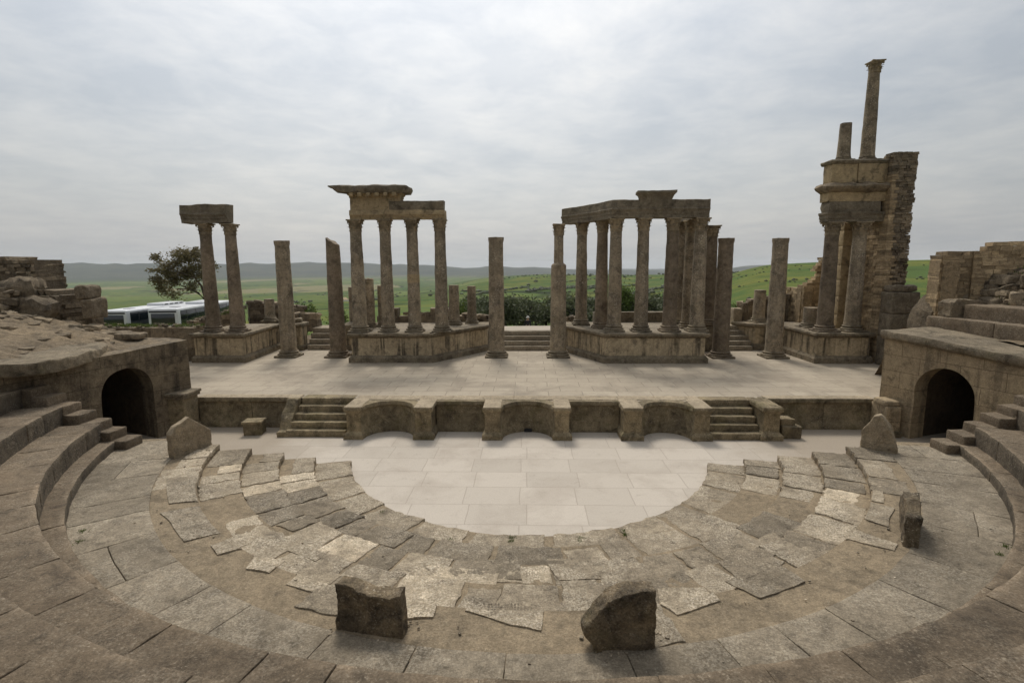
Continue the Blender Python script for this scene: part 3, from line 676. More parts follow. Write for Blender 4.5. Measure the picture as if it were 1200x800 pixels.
# ------------------------------------------------------------------ arched passage walls
def passage(sg, p0, ang, L, z0, z1, s0, s1, spring, label, lip):
    d = Vector((sg*math.sin(R(ang)), -math.cos(R(ang)))); nrm = Vector((sg*math.cos(R(ang)), math.sin(R(ang))))   # nrm: into the mass
    p0 = Vector(p0); r = (s1-s0)/2; sm = (s0+s1)/2
    P = lambda s, dep, z: Vector((p0.x+d.x*s+nrm.x*dep, p0.y+d.y*s+nrm.y*dep, z))
    zt = lambda s: z0+(z1-z0)*s/L
    ab = lambda s: spring+math.sqrt(max(0, r*r-(s-sm)**2))
    WM = M['wall'] if sg > 0 else M['wallL']
    rt = empty('passage_wall', (p0.x+d.x*sm, p0.y+d.y*sm, 0), label, 'wall', 'arched passage walls beside the orchestra')
    mb = MB(); NZ = 12
    def strip(ss, zb):
        vs = []
        for s in ss:
            for k in range(NZ+1):
                z = zb(s)+(zt(s)-zb(s))*k/NZ; w = P(s, 0, z); vs.append(w + nv(w, 2.0, .02))
        n = NZ+1; fs_ = []
        for i in range(len(ss)-1):
            for k in range(NZ):
                q = (i*n+k, i*n+k+1, (i+1)*n+k+1, (i+1)*n+k); fs_.append(q if sg > 0 else q[::-1])
        mb.add(vs, fs_)
    strip(lin(0, s0, 10), lambda s: -.05)
    arcs = [sm - r*math.cos(math.pi*i/24) for i in range(25)]
    strip(arcs, ab); strip(lin(s1, L, 18), lambda s: -.05)
    # end face toward the stage, top, and rear
    vs = []
    for i in range(13):
        for k in range(NZ+1):
            w = P(0, 6*i/12, -.05+(z0+.05)*k/NZ); vs.append(w+nv(w, 2.0, .02))
    n = NZ+1; mb.add(vs, [(i*n+k, (i+1)*n+k, (i+1)*n+k+1, i*n+k+1) if sg > 0 else (i*n+k, i*n+k+1, (i+1)*n+k+1, (i+1)*n+k) for i in range(12) for k in range(NZ)])
    vs = []
    for i in range(41):
        for j in range(21):
            s = L*i/40; dep = 6*j/20; w = P(s, dep, zt(s)); e = nv(w, 1.2, .06 if j else .02); vs.append(w+Vector((0, 0, e.z if j else e.z*.3)))
    q = 21; mb.add(vs, [(i*q+j, i*q+j+1, (i+1)*q+j+1, (i+1)*q+j)[::sg] for i in range(40) for j in range(20)], .1)
    build(mb, 'wall', WM, rt, smooth=45)
    # the vault: reveal of dressed blocks, then the dark passage
    prof = [(s0, -.05), (s0, spring*.33), (s0, spring*.66)] + [(s, ab(s)) for s in arcs] + [(s1, spring*.66), (s1, spring*.33), (s1, -.05)]
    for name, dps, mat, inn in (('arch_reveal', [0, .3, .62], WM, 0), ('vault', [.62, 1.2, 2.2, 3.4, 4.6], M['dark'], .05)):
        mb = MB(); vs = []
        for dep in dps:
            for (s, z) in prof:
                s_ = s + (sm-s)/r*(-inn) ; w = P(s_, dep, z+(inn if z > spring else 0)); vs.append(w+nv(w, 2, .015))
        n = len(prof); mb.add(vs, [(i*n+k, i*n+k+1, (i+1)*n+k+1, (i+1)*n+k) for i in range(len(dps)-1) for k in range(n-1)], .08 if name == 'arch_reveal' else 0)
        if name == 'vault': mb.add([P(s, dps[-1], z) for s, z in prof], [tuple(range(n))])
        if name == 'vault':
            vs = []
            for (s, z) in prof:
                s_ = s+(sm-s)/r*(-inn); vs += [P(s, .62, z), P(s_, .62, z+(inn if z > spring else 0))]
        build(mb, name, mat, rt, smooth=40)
    if lip:
        mb = MB(); SEED[0] += 5
        pa = [tuple((p0+d*s)[:]) for s in lin(-.08, L+.3, 20)]
        if sg < 0: pa = pa[::-1]
        # outward = away from the mass
        pr = [(-2.4, z0-.02), (.06, z0-.1), (.12, z0-.06), (.17, z0), (.18, z0+.12), (.14, z0+.2), (-.6, z0+.17), (-1.5, z0+.2), (-2.4, z0+.2)]
        if sg > 0: pr = [(-o, z) for o, z in pr][::-1]; 
        sweep(mb, pa if sg < 0 else pa, pr if sg < 0 else [(-o, z) for o, z in pr][::-1], seg=.16, amp=.035, fs=2, amp2=.015, zs=lambda x, y: (z1-z0)*((Vector((x, y))-p0).dot(d))/L)
        build(mb, 'cornice', M['ledge'], rt, smooth=35)
    return rt
passage(1, (12.7, 18.95), 20, 8.6, 3.42, 2.79, 1.18, 2.97, 1.72, 'tan wall with dark arched doorway under a thick stone lip, right of the orchestra', True)
passage(-1, (-12.5, 18.83), 20, 8.6, 3.3, 2.83, 1.38, 3.06, 1.82, 'grimy wall with dark arched doorway, left of the orchestra, its top bare', False)
# small pedestals where the stage meets the walls
for sg, x0, x1, zt, lb in ((-1, -12.95, -12.2, 1.42, 'moulded square pedestal between the left arched wall and the stage front'), (1, 12.28, 12.88, 1.2, 'round-topped pale pedestal between the right arched wall and the stage front')):
    rt = empty('pedestal', ((x0+x1)/2, 18.3, 0), lb, 'pedestal'); mb = MB(); SEED[0] += 6
    box(mb, x0+.05, x1-.05, 17.95, 18.8, 0, zt-.12, seg=.12, rnd=.03, amp=.02, amp2=.008, tint=.1); build(mb, 'die', M['wall'] if sg > 0 else M['front'], rt)
    mb = MB()
    if sg < 0:
        box(mb, x0-.03, x1+.03, 17.88, 18.84, zt-.14, zt-.02, seg=.12, rnd=.03, amp=.014); box(mb, x0-.08, x1+.08, 17.83, 18.86, zt-.03, zt+.08, seg=.12, rnd=.03, amp=.014)
    else: stone(mb, (x1-x0-.06, .75, .3), place((x0+x1)/2, 18.38, zt-.08), seg=.1, rnd=.14, amp=.02)
    build(mb, 'cap', M['ledge'] if sg < 0 else M['wall'], rt)
    mb = MB(); box(mb, x0, x1, 17.9, 18.82, -.02, .22, seg=.12, rnd=.03, amp=.014); build(mb, 'base', M['front'], rt)

# ------------------------------------------------------------------ podia
ZP = 2.6
def podium(path, top, label, name='podium'):
    rt = empty(name, (sum(p[0] for p in path)/len(path), sum(p[1] for p in path)/len(path), S), label, 'podium', 'podia carrying the columns behind the stage')
    h = .12
    mb = MB(); SEED[0] += 3; sweep(mb, path, [(-.6, S-.05), (.0, S-.05), (.0, S+.24), (-.05, S+.3), (-.09, S+.36), (-.6, S+.36)], seg=.2, amp=.018, amp2=.008, fs=3); build(mb, 'plinth', M['ledge'], rt, smooth=35)
    mb = MB(); sweep(mb, path, [(-.7, S), (-.14, S), (-.14, S+.6), (-.14, S+.9), (-.14, ZP-.18), (-.7, ZP-.18)], seg=.2, amp=.012, fs=2); build(mb, 'die', M['podium'], rt, smooth=35)
    mb = MB(); sweep(mb, path, [(-.7, ZP-.26), (-.12, ZP-.24), (-.06, ZP-.2), (.0, ZP-.14), (.03, ZP-.1), (.02, ZP-.01), (-.03, ZP+.012), (-.7, ZP+.012)], seg=.16, amp=.022, amp2=.014, fs=3); build(mb, 'ledge', M['ledge'], rt, smooth=35)
    mb = MB(); bm = bmesh.new(); f = bm.faces.new([bm.verts.new((x, y, ZP-.005)) for x, y in top]); bmesh.ops.triangulate(bm, faces=[f]); bm.verts.index_update()
    mb.add([v.co for v in bm.verts], [tuple(v.index for v in f.verts) for f in bm.faces]); bm.free(); build(mb, 'top_paving', M['walk'], rt, smooth=0)
    return rt
podium([(-17.0, 30), (-17.0, 25.85), (-14.2, 25.85), (-14.5, 30.6)], [(-16.7, 26.2), (-14.6, 26.2), (-14.8, 30.4), (-16.7, 30.4)], 'stained stone podium under the pair of columns farthest left')
podium([(-8.97, 31), (-8.97, 25.85), (-4.72, 25.85), (-2.15, 29.6), (-2.15, 31)], [(-8.7, 26.2), (-4.9, 26.2), (-2.5, 29.7), (-2.5, 31), (-8.7, 31)], 'broad stone podium under the four columns left of the central steps')
podium([(1.85, 31), (1.85, 29.6), (3.75, 25.72), (8.85, 25.72), (8.85, 31)], [(2.2, 31), (2.2, 29.7), (4.0, 26.1), (8.5, 26.1), (8.5, 31)], 'broad stone podium with dark drip stains right of the central steps')
podium([(11.9, 31), (12.75, 29.75), (13.95, 29.6), (13.95, 25.72), (16.75, 25.72), (17.0, 27.5)], [(12.2, 31), (13.0, 30.1), (14.3, 29.8), (14.3, 26.1), (16.8, 26.1), (16.8, 31)], 'tan stone podium under the tall corner tower on the right')

# ------------------------------------------------------------------ columns
def capital(zc, h, rn, rot=0.0):
    mb = MB(); wa = rn*1.34
    lathe(mb, [(rn*.98, zc-.03), (rn*1.1, zc-.02), (rn*1.1, zc+.03), (rn*.95, zc+.05), (rn*1.0, zc+h*.5), (rn*1.15, zc+h*.75), (rn*1.32, zc+h*.86)], 20, amp=.006)
    for row, (zb, ln, off) in enumerate(((.05, .42, 0), (.3, .45, math.pi/8))):
        for k in range(8):
            a = off + k*math.pi/4; w = rn*.3; pts = []
            for q in range(6):
                u = q/5; ww = w*(1-.5*u*u)*(.8+.4*math.sin(u*3)); out = rn*(1.02+.05*row) + rn*.42*max(0, u-.45)**1.3*2; z = zc+h*(zb+ln*(u if u < .85 else .85-(u-.85)))
                for sd in (-1, 0, 1):
                    o2 = out + (.02 if sd == 0 else 0); aa = a + sd*ww/out
                    pts.append((o2*math.cos(aa), o2*math.sin(aa), z))
            mb.add(pts, [(q*3+j, q*3+j+1, q*3+j+4, q*3+j+3) for q in range(5) for j in range(2)], .15*random.uniform(-1, 1))
    for k in range(4):
        a = math.pi/4+k*math.pi/2; o = rn*1.4
        stone(mb, (rn*.34, rn*.3, h*.24), place(o*math.cos(a), o*math.sin(a), zc+h*.78, a), seg=.06, rnd=.05, amp=.01)
    def sh(p):
        f = 1-.16*(1-(p.x/wa)**2) if abs(p.y) > abs(p.x) else 1-.16*(1-(p.y/wa)**2); return (p.x*f, p.y*f, p.z)
    stone(mb, (wa*2, wa*2, h*.13), place(0, 0, zc+h*.935), seg=.12, rnd=.02, amp=.012, shape=sh)
    c, s = math.cos(rot), math.sin(rot); mb.v = [(x*c-y*s, x*s+y*c, z) for x, y, z in mb.v]
    return mb
def column(x, y, z0, z1, rb, rt_, label, cap=0.0, top='flat', mat='column', bands=(), upper=None, name='column', base=True, group='columns of the stage backdrop', bh=.34, bs=1.42, lean=(0, 0)):
    SEED[0] += 7.3; ct = random.uniform(-.28, .26)
    rt = empty(name, (x, y, z0), label, 'column' if name == 'column' else 'column stub', group)
    H = z1-z0
    b0 = 0.0
    if base:
        mb = MB(); e = rb*bs
        stone(mb, (e*2, e*2, bh*.3), place(0, 0, bh*.15), seg=.14, rnd=.03, amp=.02)
        lathe(mb, [(e*.96, bh*.3), (e, bh*.38), (e, bh*.48), (e*.92, bh*.56), (e*.82, bh*.6), (e*.8, bh*.68), (e*.86, bh*.74), (e*.88, bh*.82), (e*.84, bh*.9), (rb*1.05, bh*.98), (rb, bh*1.02)], 28, amp=.014, fs=4)
        build(mb, 'base', M['ledge'] if mat == 'column' else M[mat], rt, local=True, smooth=50); b0 = bh
    zc = H - cap
    mb = MB(); n = max(6, int((zc-b0)/.14)); prof = []
    if upper is None:
        for i in range(n+1):
            u = i/n; r = rb + (rt_-rb)*(u**1.4)
            if i == 0: r *= 1.06
            if top == 'collar' and i >= n-1: r *= 1.1
            prof.append((r, b0+(zc-b0)*u))
    else:
        zu, ru = upper; zu -= z0
        for i in range(n+1):
            z = b0+(zc-b0)*i/n
            r = rb+(rt_-rb)*min(1, (z-b0)/(zu-b0)) if z < zu else ru*(1-.05*(z-zu)/(zc-zu))
            prof.append((r, z))
        prof = [p for p in prof if abs(p[1]-zu) > .06]+[(rt_*1.0, zu-.05), (rt_*.88, zu+.02), (ru*1.04, zu+.06)]; prof.sort(key=lambda p: p[1])
    if not cap: prof.append((.02, zc+.01))
    jag, sl = {'flat': (.015, 0), 'collar': (.02, 0), 'ragged': (.16, 0), 'slant': (.06, -.22)}[top]
    if cap: jag = sl = 0
    lathe(mb, prof, 30, amp=.017, fs=2.6, jag=jag, slant=sl, lean=lean, tint=ct)
    build(mb, 'shaft', M[mat], rt, local=True, smooth=50)
    for (zb0, zb1) in bands:
        mb = MB(); f = lambda z: rb+(rt_-rb)*(((z-z0-b0)/(zc-b0))**1.4)+.006
        lathe(mb, [(f(zb0)-.02, zb0-z0-.01), (f(zb0), zb0-z0), (f(zb1), zb1-z0), (f(zb1)-.02, zb1-z0+.01)], 30, amp=.012, fs=5); build(mb, 'repair_band', M['cornice'], rt, local=True)
    if cap:
        build(capital(zc, cap, upper[1] if upper else rt_, random.uniform(-.06, .06)), 'capital', M['capital'], rt, local=True, smooth=40)
    return rt
# freestanding columns on the stage floor
column(-12.85, 27.75, S, 7.25, .41, .355, 'tall smooth column without capital on the stage floor, leftmost of the freestanding ones', top='collar')
column(-10.16, 27.75, S, 7.2, .415, .345, 'freestanding column with a slanting broken top, left of the four-column group', top='slant', mat='pinkcol')
column(-1.63, 27.75, S, 7.35, .42, .37, 'freestanding blotched column just left of the central steps', top='collar')
column(1.62, 27.75, S, 8.01, .43, .385, 'column of two thicknesses, thin upper shaft and worn capital, right of the central steps', cap=.55, upper=(5.95, .25))
column(10.08, 27.55, S, 7.23, .41, .36, 'freestanding column with pale spots, just right of the many-columned group', top='collar', mat='pinkcol')
column(12.81, 27.55, S, 7.21, .42, .36, 'freestanding column in front of the right-hand podium', top='collar')
# pair at far left
column(-16.17, 26.6, ZP, 8.08, .335, .27, 'outer column of the pair at far left, under a broken lintel', cap=.52, mat='pinkcol')
column(-14.9, 26.6, ZP, 8.05, .33, .265, 'inner column of the pair at far left, under a broken lintel', cap=.52, mat='pinkcol')
# four columns of the left group
column(-8.55, 26.6, ZP, 8.2, .36, .28, 'pale speckled leftmost column of the four under the cornice block', cap=.56)
column(-7.08, 26.6, ZP, 8.2, .32, .265, 'second from left of the four columns under one entablature', cap=.56, mat='column')
column(-5.72, 26.55, ZP, 8.2, .32, .265, 'column with a pale repair band, third of the four under one entablature', cap=.56, bands=[(5.1, 5.5)], mat='column')
column(-4.34, 26.6, ZP, 8.2, .33, .265, 'rightmost of the four columns under one entablature, grey below', cap=.56, mat='column')
# many-columned group
column(4.38, 26.7, ZP, 8.17, .345, .28, 'front corner column where the right group turns back', cap=.58)
column(5.7, 26.6, ZP, 8.17, .335, .27, 'second front column of the right group, below the raised beam block', cap=.58)
column(7.12, 26.6, ZP, 8.17, .345, .275, 'thick front column of the right group beside two slim rear ones', cap=.58, mat='pinkcol')
column(8.5, 26.65, ZP, 8.17, .35, .28, 'front right corner column of the right group', cap=.58)
column(3.9, 28.05, ZP, 8.17, .335, .27, 'middle column on the slanting left side of the right group', cap=.58, mat='pinkcol')
column(3.0, 29.6, ZP, 8.17, .335, .27, 'rear column on the slanting left side of the right group', cap=.58)
column(8.45, 28.1, ZP, 8.17, .3, .245, 'slim column right behind the front right corner of the right group', cap=.58)
column(8.42, 29.6, ZP, 8.17, .3, .245, 'slim rearmost column on the right side of the right group', cap=.58)
column(10.05, 29.6, ZP, 8.0, .36, .3, 'dark column with capital standing apart behind the right group', cap=.58, mat='pinkcol')
# broken stubs behind
for x, y, z1, r, top, lb in ((-8.62, 28.6, 5.2, .28, 'ragged', 'tall broken column stub, dark, behind the left group'), (-8.0, 29.0, 4.85, .27, 'flat', 'dark column stub close to the right of the taller one behind the left group'),
        (-4.14, 29.7, 4.83, .3, 'flat', 'mottled column stub right behind the four-column group'), (-3.22, 30.5, 4.74, .26, 'flat', 'small column stub nearest the central steps'),
        (-15.65, 31.6, 3.96, .3, 'flat', 'short column stub behind the pair at far left'), (13.3, 30.7, 4.45, .33, 'flat', 'pale column stub on the right podium left of the tower'),
        (14.92, 28.2, 3.65, .37, 'flat', 'low thick column stump beside the tower columns')):
    column(x, y, ZP, z1, r, r*.94, lb, top=top, name='column_stub', bh=.26, group='broken column stubs behind the stage')

# ------------------------------------------------------------------ entablatures
def arch_prof(y0, z0, z1, dep):
    h = z1-z0
    return [(-dep, z0), (0, z0), (0, z0+h*.22), (.03, z0+h*.23), (.03, z0+h*.36), (.07, z0+h*.42), (.08, z0+h*.5), (.03, z0+h*.55), (.02, z0+h*.97), (-.02, z1), (-dep, z1)]
mb = MB(); SEED[0] = 71.0
a = aty(213, 248, 26.4).x; c = aty(267, 248, 26.4).x
sweep(mb, [(a, 26.28), (c, 26.28)], arch_prof(0, 8.08, 8.98, .62), seg=.16, amp=.05, fs=1.8, amp2=.016)
rt = tag(build(mb, 'lintel', M['beam'], smooth=35), 'broken stone lintel on the pair of columns at far left, overhanging to the left', 'lintel')
# left group: architrave, tall frieze block and projecting cornice
rt = empty('entablature', (-6.4, 26.6, 8.2), 'entablature over four columns, with a tall cornice block jutting at its left end', 'entablature')
mb = MB(); sweep(mb, [(-8.72, 26.3), (-4.03, 26.3)], arch_prof(0, 8.2, 8.62, .6)[:7]+[(.02, 8.62), (-.6, 8.62)], seg=.16, amp=.022, fs=2, amp2=.01); build(mb, 'architrave', M['cornice'], rt, smooth=35)
mb = MB(); sweep(mb, [(-6.75, 26.33), (-4.1, 26.33)], [(-.56, 8.6), (0, 8.6), (.02, 8.66), (.04, 9.0), (0, 9.06), (-.56, 9.06)], seg=.16, amp=.03, fs=2, amp2=.012); build(mb, 'frieze', M['beam'], rt, smooth=35)
mb = MB(); sweep(mb, [(-8.68, 27.0), (-8.68, 26.32), (-6.2, 26.32), (-6.2, 27.0)], [(-.4, 8.6), (0, 8.6), (0, 9.2), (.03, 9.22), (.03, 9.3), (.1, 9.36), (.12, 9.44), (-.4, 9.44)], seg=.14, amp=.018, fs=2.4, amp2=.008)
build(mb, 'frieze_block', M['cornice'], rt, smooth=35)
x = -8.62
while x < -6.25:
    mb = MB(); box(mb, x, x+.2, 25.98, 26.4, 9.26, 9.44, seg=.1, rnd=.03, amp=.01, tint=random.uniform(-.2, .2)); x += .42
    build(mb, 'bracket', M['cornice'], rt)
mb = MB(); sweep(mb, [(-8.25, 27.2), (-8.75, 26.3), (-6.1, 26.3), (-6.1, 27.2)], [(-.5, 9.42), (.24, 9.42), (.3, 9.5), (.36, 9.62), (.34, 9.74), (.2, 9.8), (-.5, 9.78)], seg=.14, amp=.04, fs=2, amp2=.015)
prism(mb, [(-9.62, 9.72), (-9.5, 9.66), (-9.05, 9.5), (-8.6, 9.42), (-8.2, 9.45), (-8.2, 9.72), (-8.8, 9.74), (-9.3, 9.78), (-9.6, 9.78)], .8, place(0, 26.35, 0), amp=.03, amp2=.012, fs=2.5)
build(mb, 'cornice', M['beam'], rt, smooth=40)
# right group
rt = empty('entablature', (6.0, 27, 8.17), 'dark entablature over the many-columned group, bent back along its left side', 'entablature')
mb = MB(); SEED[0] = 90
sweep(mb, [(1.95, 30.5), (2.7, 29.3), (3.58, 27.75), (4.1, 26.32), (8.78, 26.32)], arch_prof(0, 8.17, 9.03, .62), seg=.16, amp=.022, fs=2, amp2=.01); build(mb, 'architrave', M['beam'], rt, smooth=35)
mb = MB(); sweep(mb, [(8.2, 26.9), (8.2, 30.0)][::-1], [(-.62, 8.17), (0, 8.17), (0, 8.5), (0, 8.62), (-.62, 8.62)], seg=.2, amp=.03, fs=2)
build(mb, 'side_architrave', M['beam'], rt, smooth=35)
mb = MB(); sweep(mb, [(5.55, 27.0), (5.45, 26.26), (6.9, 26.26), (6.8, 27.0)], [(-.3, 8.6), (0, 8.6), (.02, 8.95), (.05, 9.05), (.1, 9.22), (.2, 9.32), (.19, 9.42), (-.3, 9.44)], seg=.12, amp=.04, fs=2.4, amp2=.02)
box(mb, 5.6, 6.7, 26.5, 27.1, 9.0, 9.42, seg=.15, rnd=.05, amp=.05, amp2=.02)
build(mb, 'raised_block', M['beam'], rt, smooth=40)

# ------------------------------------------------------------------ corner tower on the right
rt = empty('tower_wall', (17.8, 27, S), 'high ruined wall of small tan blocks with a ragged broken end, behind the tower columns', 'wall')
mb = MB(); z = S
top = lambda s: 10.9 + .25*math.sin(s*7)
random.seed(77); masonry(mb, (16.98, 30.6), (16.98, 25.95), S, lambda s: 6.2+4.6*sst(.08, .42, s)+.05, .5, .155, (.22, .5), jit=.012, tv=.4, rag=.12, depthj=.012)
mbf = mb; mb = MB()
def right_edge(z): return 17.98 + .07*noise.noise(Vector((z*2.1, 4, 0)))
z = S
while z < 10.95:
    h = random.uniform(.09, .15); x = 16.95
    while x < right_edge(z):
        w = random.uniform(.14, .36); w = min(w, right_edge(z)-x+.08)
        dj = random.uniform(-.06, .06) if z < 7 else random.uniform(-.03, .03)
        if x < 16.93+.6*(1-(z-S)/9.2): w = min(w, .42); jbox(mbf, (x+w/2, 26.18+dj*.15, z+h/2), (w-.01, .6, h-.01), 0, .012, random.uniform(-.4, .4))
        else: jbox(mb, (x+w/2, 26.2+dj, z+h/2), (w-.006, .6, h-.006), random.uniform(-.03, .03), .018, random.uniform(-.4, .4))
        x += w
    z += h
build(mbf, 'facing', M['brick'], rt, smooth=0)
# the right flank of the broken wall, and its core
masonry(mb, (17.92, 26.3), (17.92, 30.6), S, lambda s: 10.6-4.6*s, .5, .17, (.25, .5), jit=.03, tv=.45, rag=.3, depthj=.08)
build(mb, 'broken_end', M['rubble'], rt, smooth=0)
mb = MB(); box(mb, 17.05, 17.82, 26.05, 30.4, S, 6.0, rnd=0, amp=0, seg=2); box(mb, 17.05, 17.82, 26.05, 28.6, 6.0, 10.7, rnd=0, amp=0, seg=2); build(mb, 'core', M['earth'], rt, smooth=0)
mb = MB(); rocks(mb, 45, lambda: (random.uniform(17.0, 17.9), random.uniform(26.0, 28.8), 10.84), (.16, .32)); build(mb, 'loose_stones', M['rubble'], rt)
# rear wall at the tower's left
mb = MB()
xa, xb = aty(938, 340, 30.5).x, 17.2
masonry(mb, (xa, 30.4), (xb, 30.4), S, lambda s: 4.75+1.55*sst(.35, .75, s)+.25*s, .5, .16, (.2, .48), jit=.014, tv=.45, rag=.1, depthj=.015)
masonry(mb, (xa+.05, 32.4), (xa+.05, 30.2), S, lambda s: 4.6, .5, .16, (.2, .48), jit=.014, tv=.45, rag=.15, depthj=.02)
tag(build(mb, 'block_wall', M['brick'], smooth=0), 'tan small-block wall with a stepped sloping top, left of the tower', 'wall')
column(14.75, 26.5, ZP, 7.92, .37, .3, 'left one of the two tall columns carrying the tower', cap=.6, mat='pinkcol')
column(16.08, 26.5, ZP, 7.92, .36, .3, 'right one of the two tall columns carrying the tower', cap=.6)
rt = empty('tower_pier', (15.9, 28, ZP), 'narrow tan pier of large blocks seen between the two tower columns', 'pier')
mb = MB(); z = ZP
while z < 7.9:
    h = min(random.uniform(.7, 1.0), 7.95-z); box(mb, 15.95, 16.62, 27.6, 28.6, z+.005, z+h-.005, seg=.25, rnd=.02, amp=.02, tint=random.uniform(-.15, .15)); z += h
build(mb, 'blocks', M['cornice'], rt)
rt = empty('entablature', (15.6, 26.6, 7.92), 'carved entablature with ragged cornice on top of the two tower columns', 'entablature')
mb = MB(); sweep(mb, [(14.34, 26.95), (14.34, 26.22), (17.0, 26.22)], [(-.5, 7.92), (0, 7.92), (0, 8.05), (.03, 8.07), (.03, 8.2), (.08, 8.27), (.08, 8.36), (-.5, 8.36)], seg=.16, amp=.016, fs=2.4, amp2=.007)
box(mb, 14.75, 17.0, 26.5, 27.3, 7.95, 9.2, seg=.5, rnd=0, amp=0); build(mb, 'architrave', M['beam'], rt, smooth=35)
mb = MB(); sweep(mb, [(14.38, 26.95), (14.38, 26.26), (16.75, 26.26)], [(-.4, 8.34), (0, 8.34), (.01, 8.4), (.05, 8.6), (.02, 8.8), (-.01, 8.88), (-.4, 8.88)], seg=.09, amp=.04, fs=5, amp2=.022); build(mb, 'carved_frieze', M['beam'], rt, smooth=35)
mb = MB(); sweep(mb, [(14.28, 26.95), (14.28, 26.24), (17.0, 26.24)], [(-.4, 8.86), (0, 8.86), (.02, 9.28), (-.4, 9.28)], seg=.16, amp=.02, fs=2); build(mb, 'upper_frieze', M['cornice'], rt, smooth=35)
mb = MB(); sweep(mb, [(14.28, 26.95), (14.28, 26.24), (17.0, 26.24)], [(-.4, 9.24), (.05, 9.26), (.16, 9.34), (.26, 9.44), (.3, 9.54), (.22, 9.64), (.0, 9.72), (-.4, 9.74)], seg=.1, amp=.07, fs=2.6, amp2=.03); build(mb, 'cornice', M['rubble'], rt, smooth=40)
mb = MB(); box(mb, 14.4, 15.6, 26.3, 27.05, 9.7, 10.62, seg=.2, rnd=.03, amp=.02); build(mb, 'pedestal', M['cornice'], rt)
mb = MB(); box(mb, 15.62, 17.0, 26.26, 27.1, 9.7, 10.6, seg=.2, rnd=.03, amp=.02, tint=-.05); build(mb, 'pedestal', M['cornice'], rt)
mb = MB(); sweep(mb, [(14.36, 27.15), (14.36, 26.28), (17.0, 26.28)], [(-.85, 10.6), (.0, 10.58), (.06, 10.64), (.08, 10.72), (.02, 10.78), (-.85, 10.78)], seg=.12, amp=.03, fs=3, amp2=.012); build(mb, 'top_slab', M['beam'], rt, smooth=35)
column(15.12, 26.75, 10.77, 12.5, .285, .25, 'short broken column on top of the tower', top='flat', bh=.2, bs=1.3, group='columns on top of the tower', mat='column')
column(16.24, 26.75, 10.77, 15.25, .305, .235, 'tall column with a worn capital on top of the tower', cap=.5, bh=.22, bs=1.3, group='columns on top of the tower', mat='column', lean=(-.004, 0))
# dark ashlar stump in front of the tower's end
rt = empty('pillar', (18.0, 25.2, S), 'dark square pillar of big blocks in front of the broken end of the tower wall', 'pillar')
mb = MB(); xa = aty(1042, 340, 25.2).x; xb = aty(1074, 340, 25.2).x; z = S
for h in (1.4, 1.1, 1.0):
    SEED[0] += 3; box(mb, xa, xb, 24.9, 25.75, z, z+h-.01, seg=.2, rnd=.05, amp=.04, amp2=.01, tint=random.uniform(-.2, .1)); z += h
ztp = aty(1056, 338, 25.2).z
box(mb, xa+.05, xb-.1, 24.95, 25.7, z, max(z+.3, ztp), seg=.15, rnd=.08, amp=.06, amp2=.015)
build(mb, 'blocks', M['beam'], rt)

# ------------------------------------------------------------------ door steps and flanks behind the stage
for lb, x0, x1, yb, nst, zt in (('wide central flight of steps at the back of the stage', -1.75, 1.7, 29.58, 4, 2.12), ('narrow flight of steps in the left stage doorway', -12.75, -10.6, 29.87, 4, 2.3), ('narrow flight of steps in the right stage doorway', 10.5, 12.6, 29.56, 5, 2.4)):
    st = empty('door_steps', ((x0+x1)/2, yb, S), lb, 'steps', 'steps in the stage doorways')
    for k in range(nst):
        mb = MB(); SEED[0] += 2; z1 = S+(zt-S)*(k+1)/nst
        box(mb, x0, x1, yb+.3*k, yb+.3*k+(.6 if k < nst-1 else 1.6), z1-.4, z1, seg=.2, rnd=.03, amp=.02, amp2=.008, tint=random.uniform(0, .3)); build(mb, 'step', M['walk'], st)
def pedestal(x0, x1, y0, y1, z1, lb, capd=True, round_top=False):
    rt = empty('pedestal', ((x0+x1)/2, (y0+y1)/2, S), lb, 'pedestal', 'pedestals beside the stage doorways'); SEED[0] += 3
    mb = MB(); box(mb, x0, x1, y0, y1, S, z1, seg=.15, rnd=.04, amp=.025, amp2=.01); build(mb, 'die', M['podium'], rt)
    mb = MB(); box(mb, x0-.1, x1+.1, y0-.1, y1+.1, S-.02, S+.28, seg=.15, rnd=.05, amp=.02); build(mb, 'base', M['ledge'], rt)
    mb = MB()
    if round_top: lathe(mb, [(.25, z1-.02), (.5, z1+.05), (.56, z1+.2), (.5, z1+.38), (.3, z1+.5)], 20, (x0+x1)/2, (y0+y1)/2, amp=.04)
    else: box(mb, x0-.12, x1+.12, y0-.12, y1+.12, z1-.02, z1+.2, seg=.12, rnd=.06, amp=.04, amp2=.015); stone(mb, (.6, .5, .3), place((x0+x1)/2, (y0+y1)/2, z1+.3, .2), seg=.1, rnd=.1, amp=.05)
    build(mb, 'cap', M['ledge'], rt)
pedestal(-13.75, -13.0, 29.75, 30.6, 2.5, 'tan pedestal left of the left doorway steps')
pedestal(-10.45, -9.85, 29.75, 30.4, 2.2, 'pedestal with a dark bulging top right of the left doorway steps', round_top=True)
column(-10.2, 30.7, 2.5, 4.7, .27, .25, 'dark column stub behind the bulging pedestal of the left doorway', top='flat', name='column_stub', bh=.2, group='broken column stubs behind the stage')
mb = MB(); SEED[0] = 3; box(mb, 9.45, 10.75, 29.2, 30.6, S, ZP-.02, seg=.2, rnd=.05, amp=.03, amp2=.01)
tag(build(mb, 'pedestal', M['ledge']), 'dark square pedestal under the column standing apart right of the right group', 'pedestal')
mb = MB(); SEED[0] = 13; box(mb, aty(858, 375, 31.2).x, aty(868, 375, 31.2).x, 31.0, 31.6, 2, aty(862, 361, 31.2).z, seg=.12, rnd=.05, amp=.03)
tag(build(mb, 'pedestal', M['pale']), 'small pale upright block at the back of the right doorway', 'pedestal')

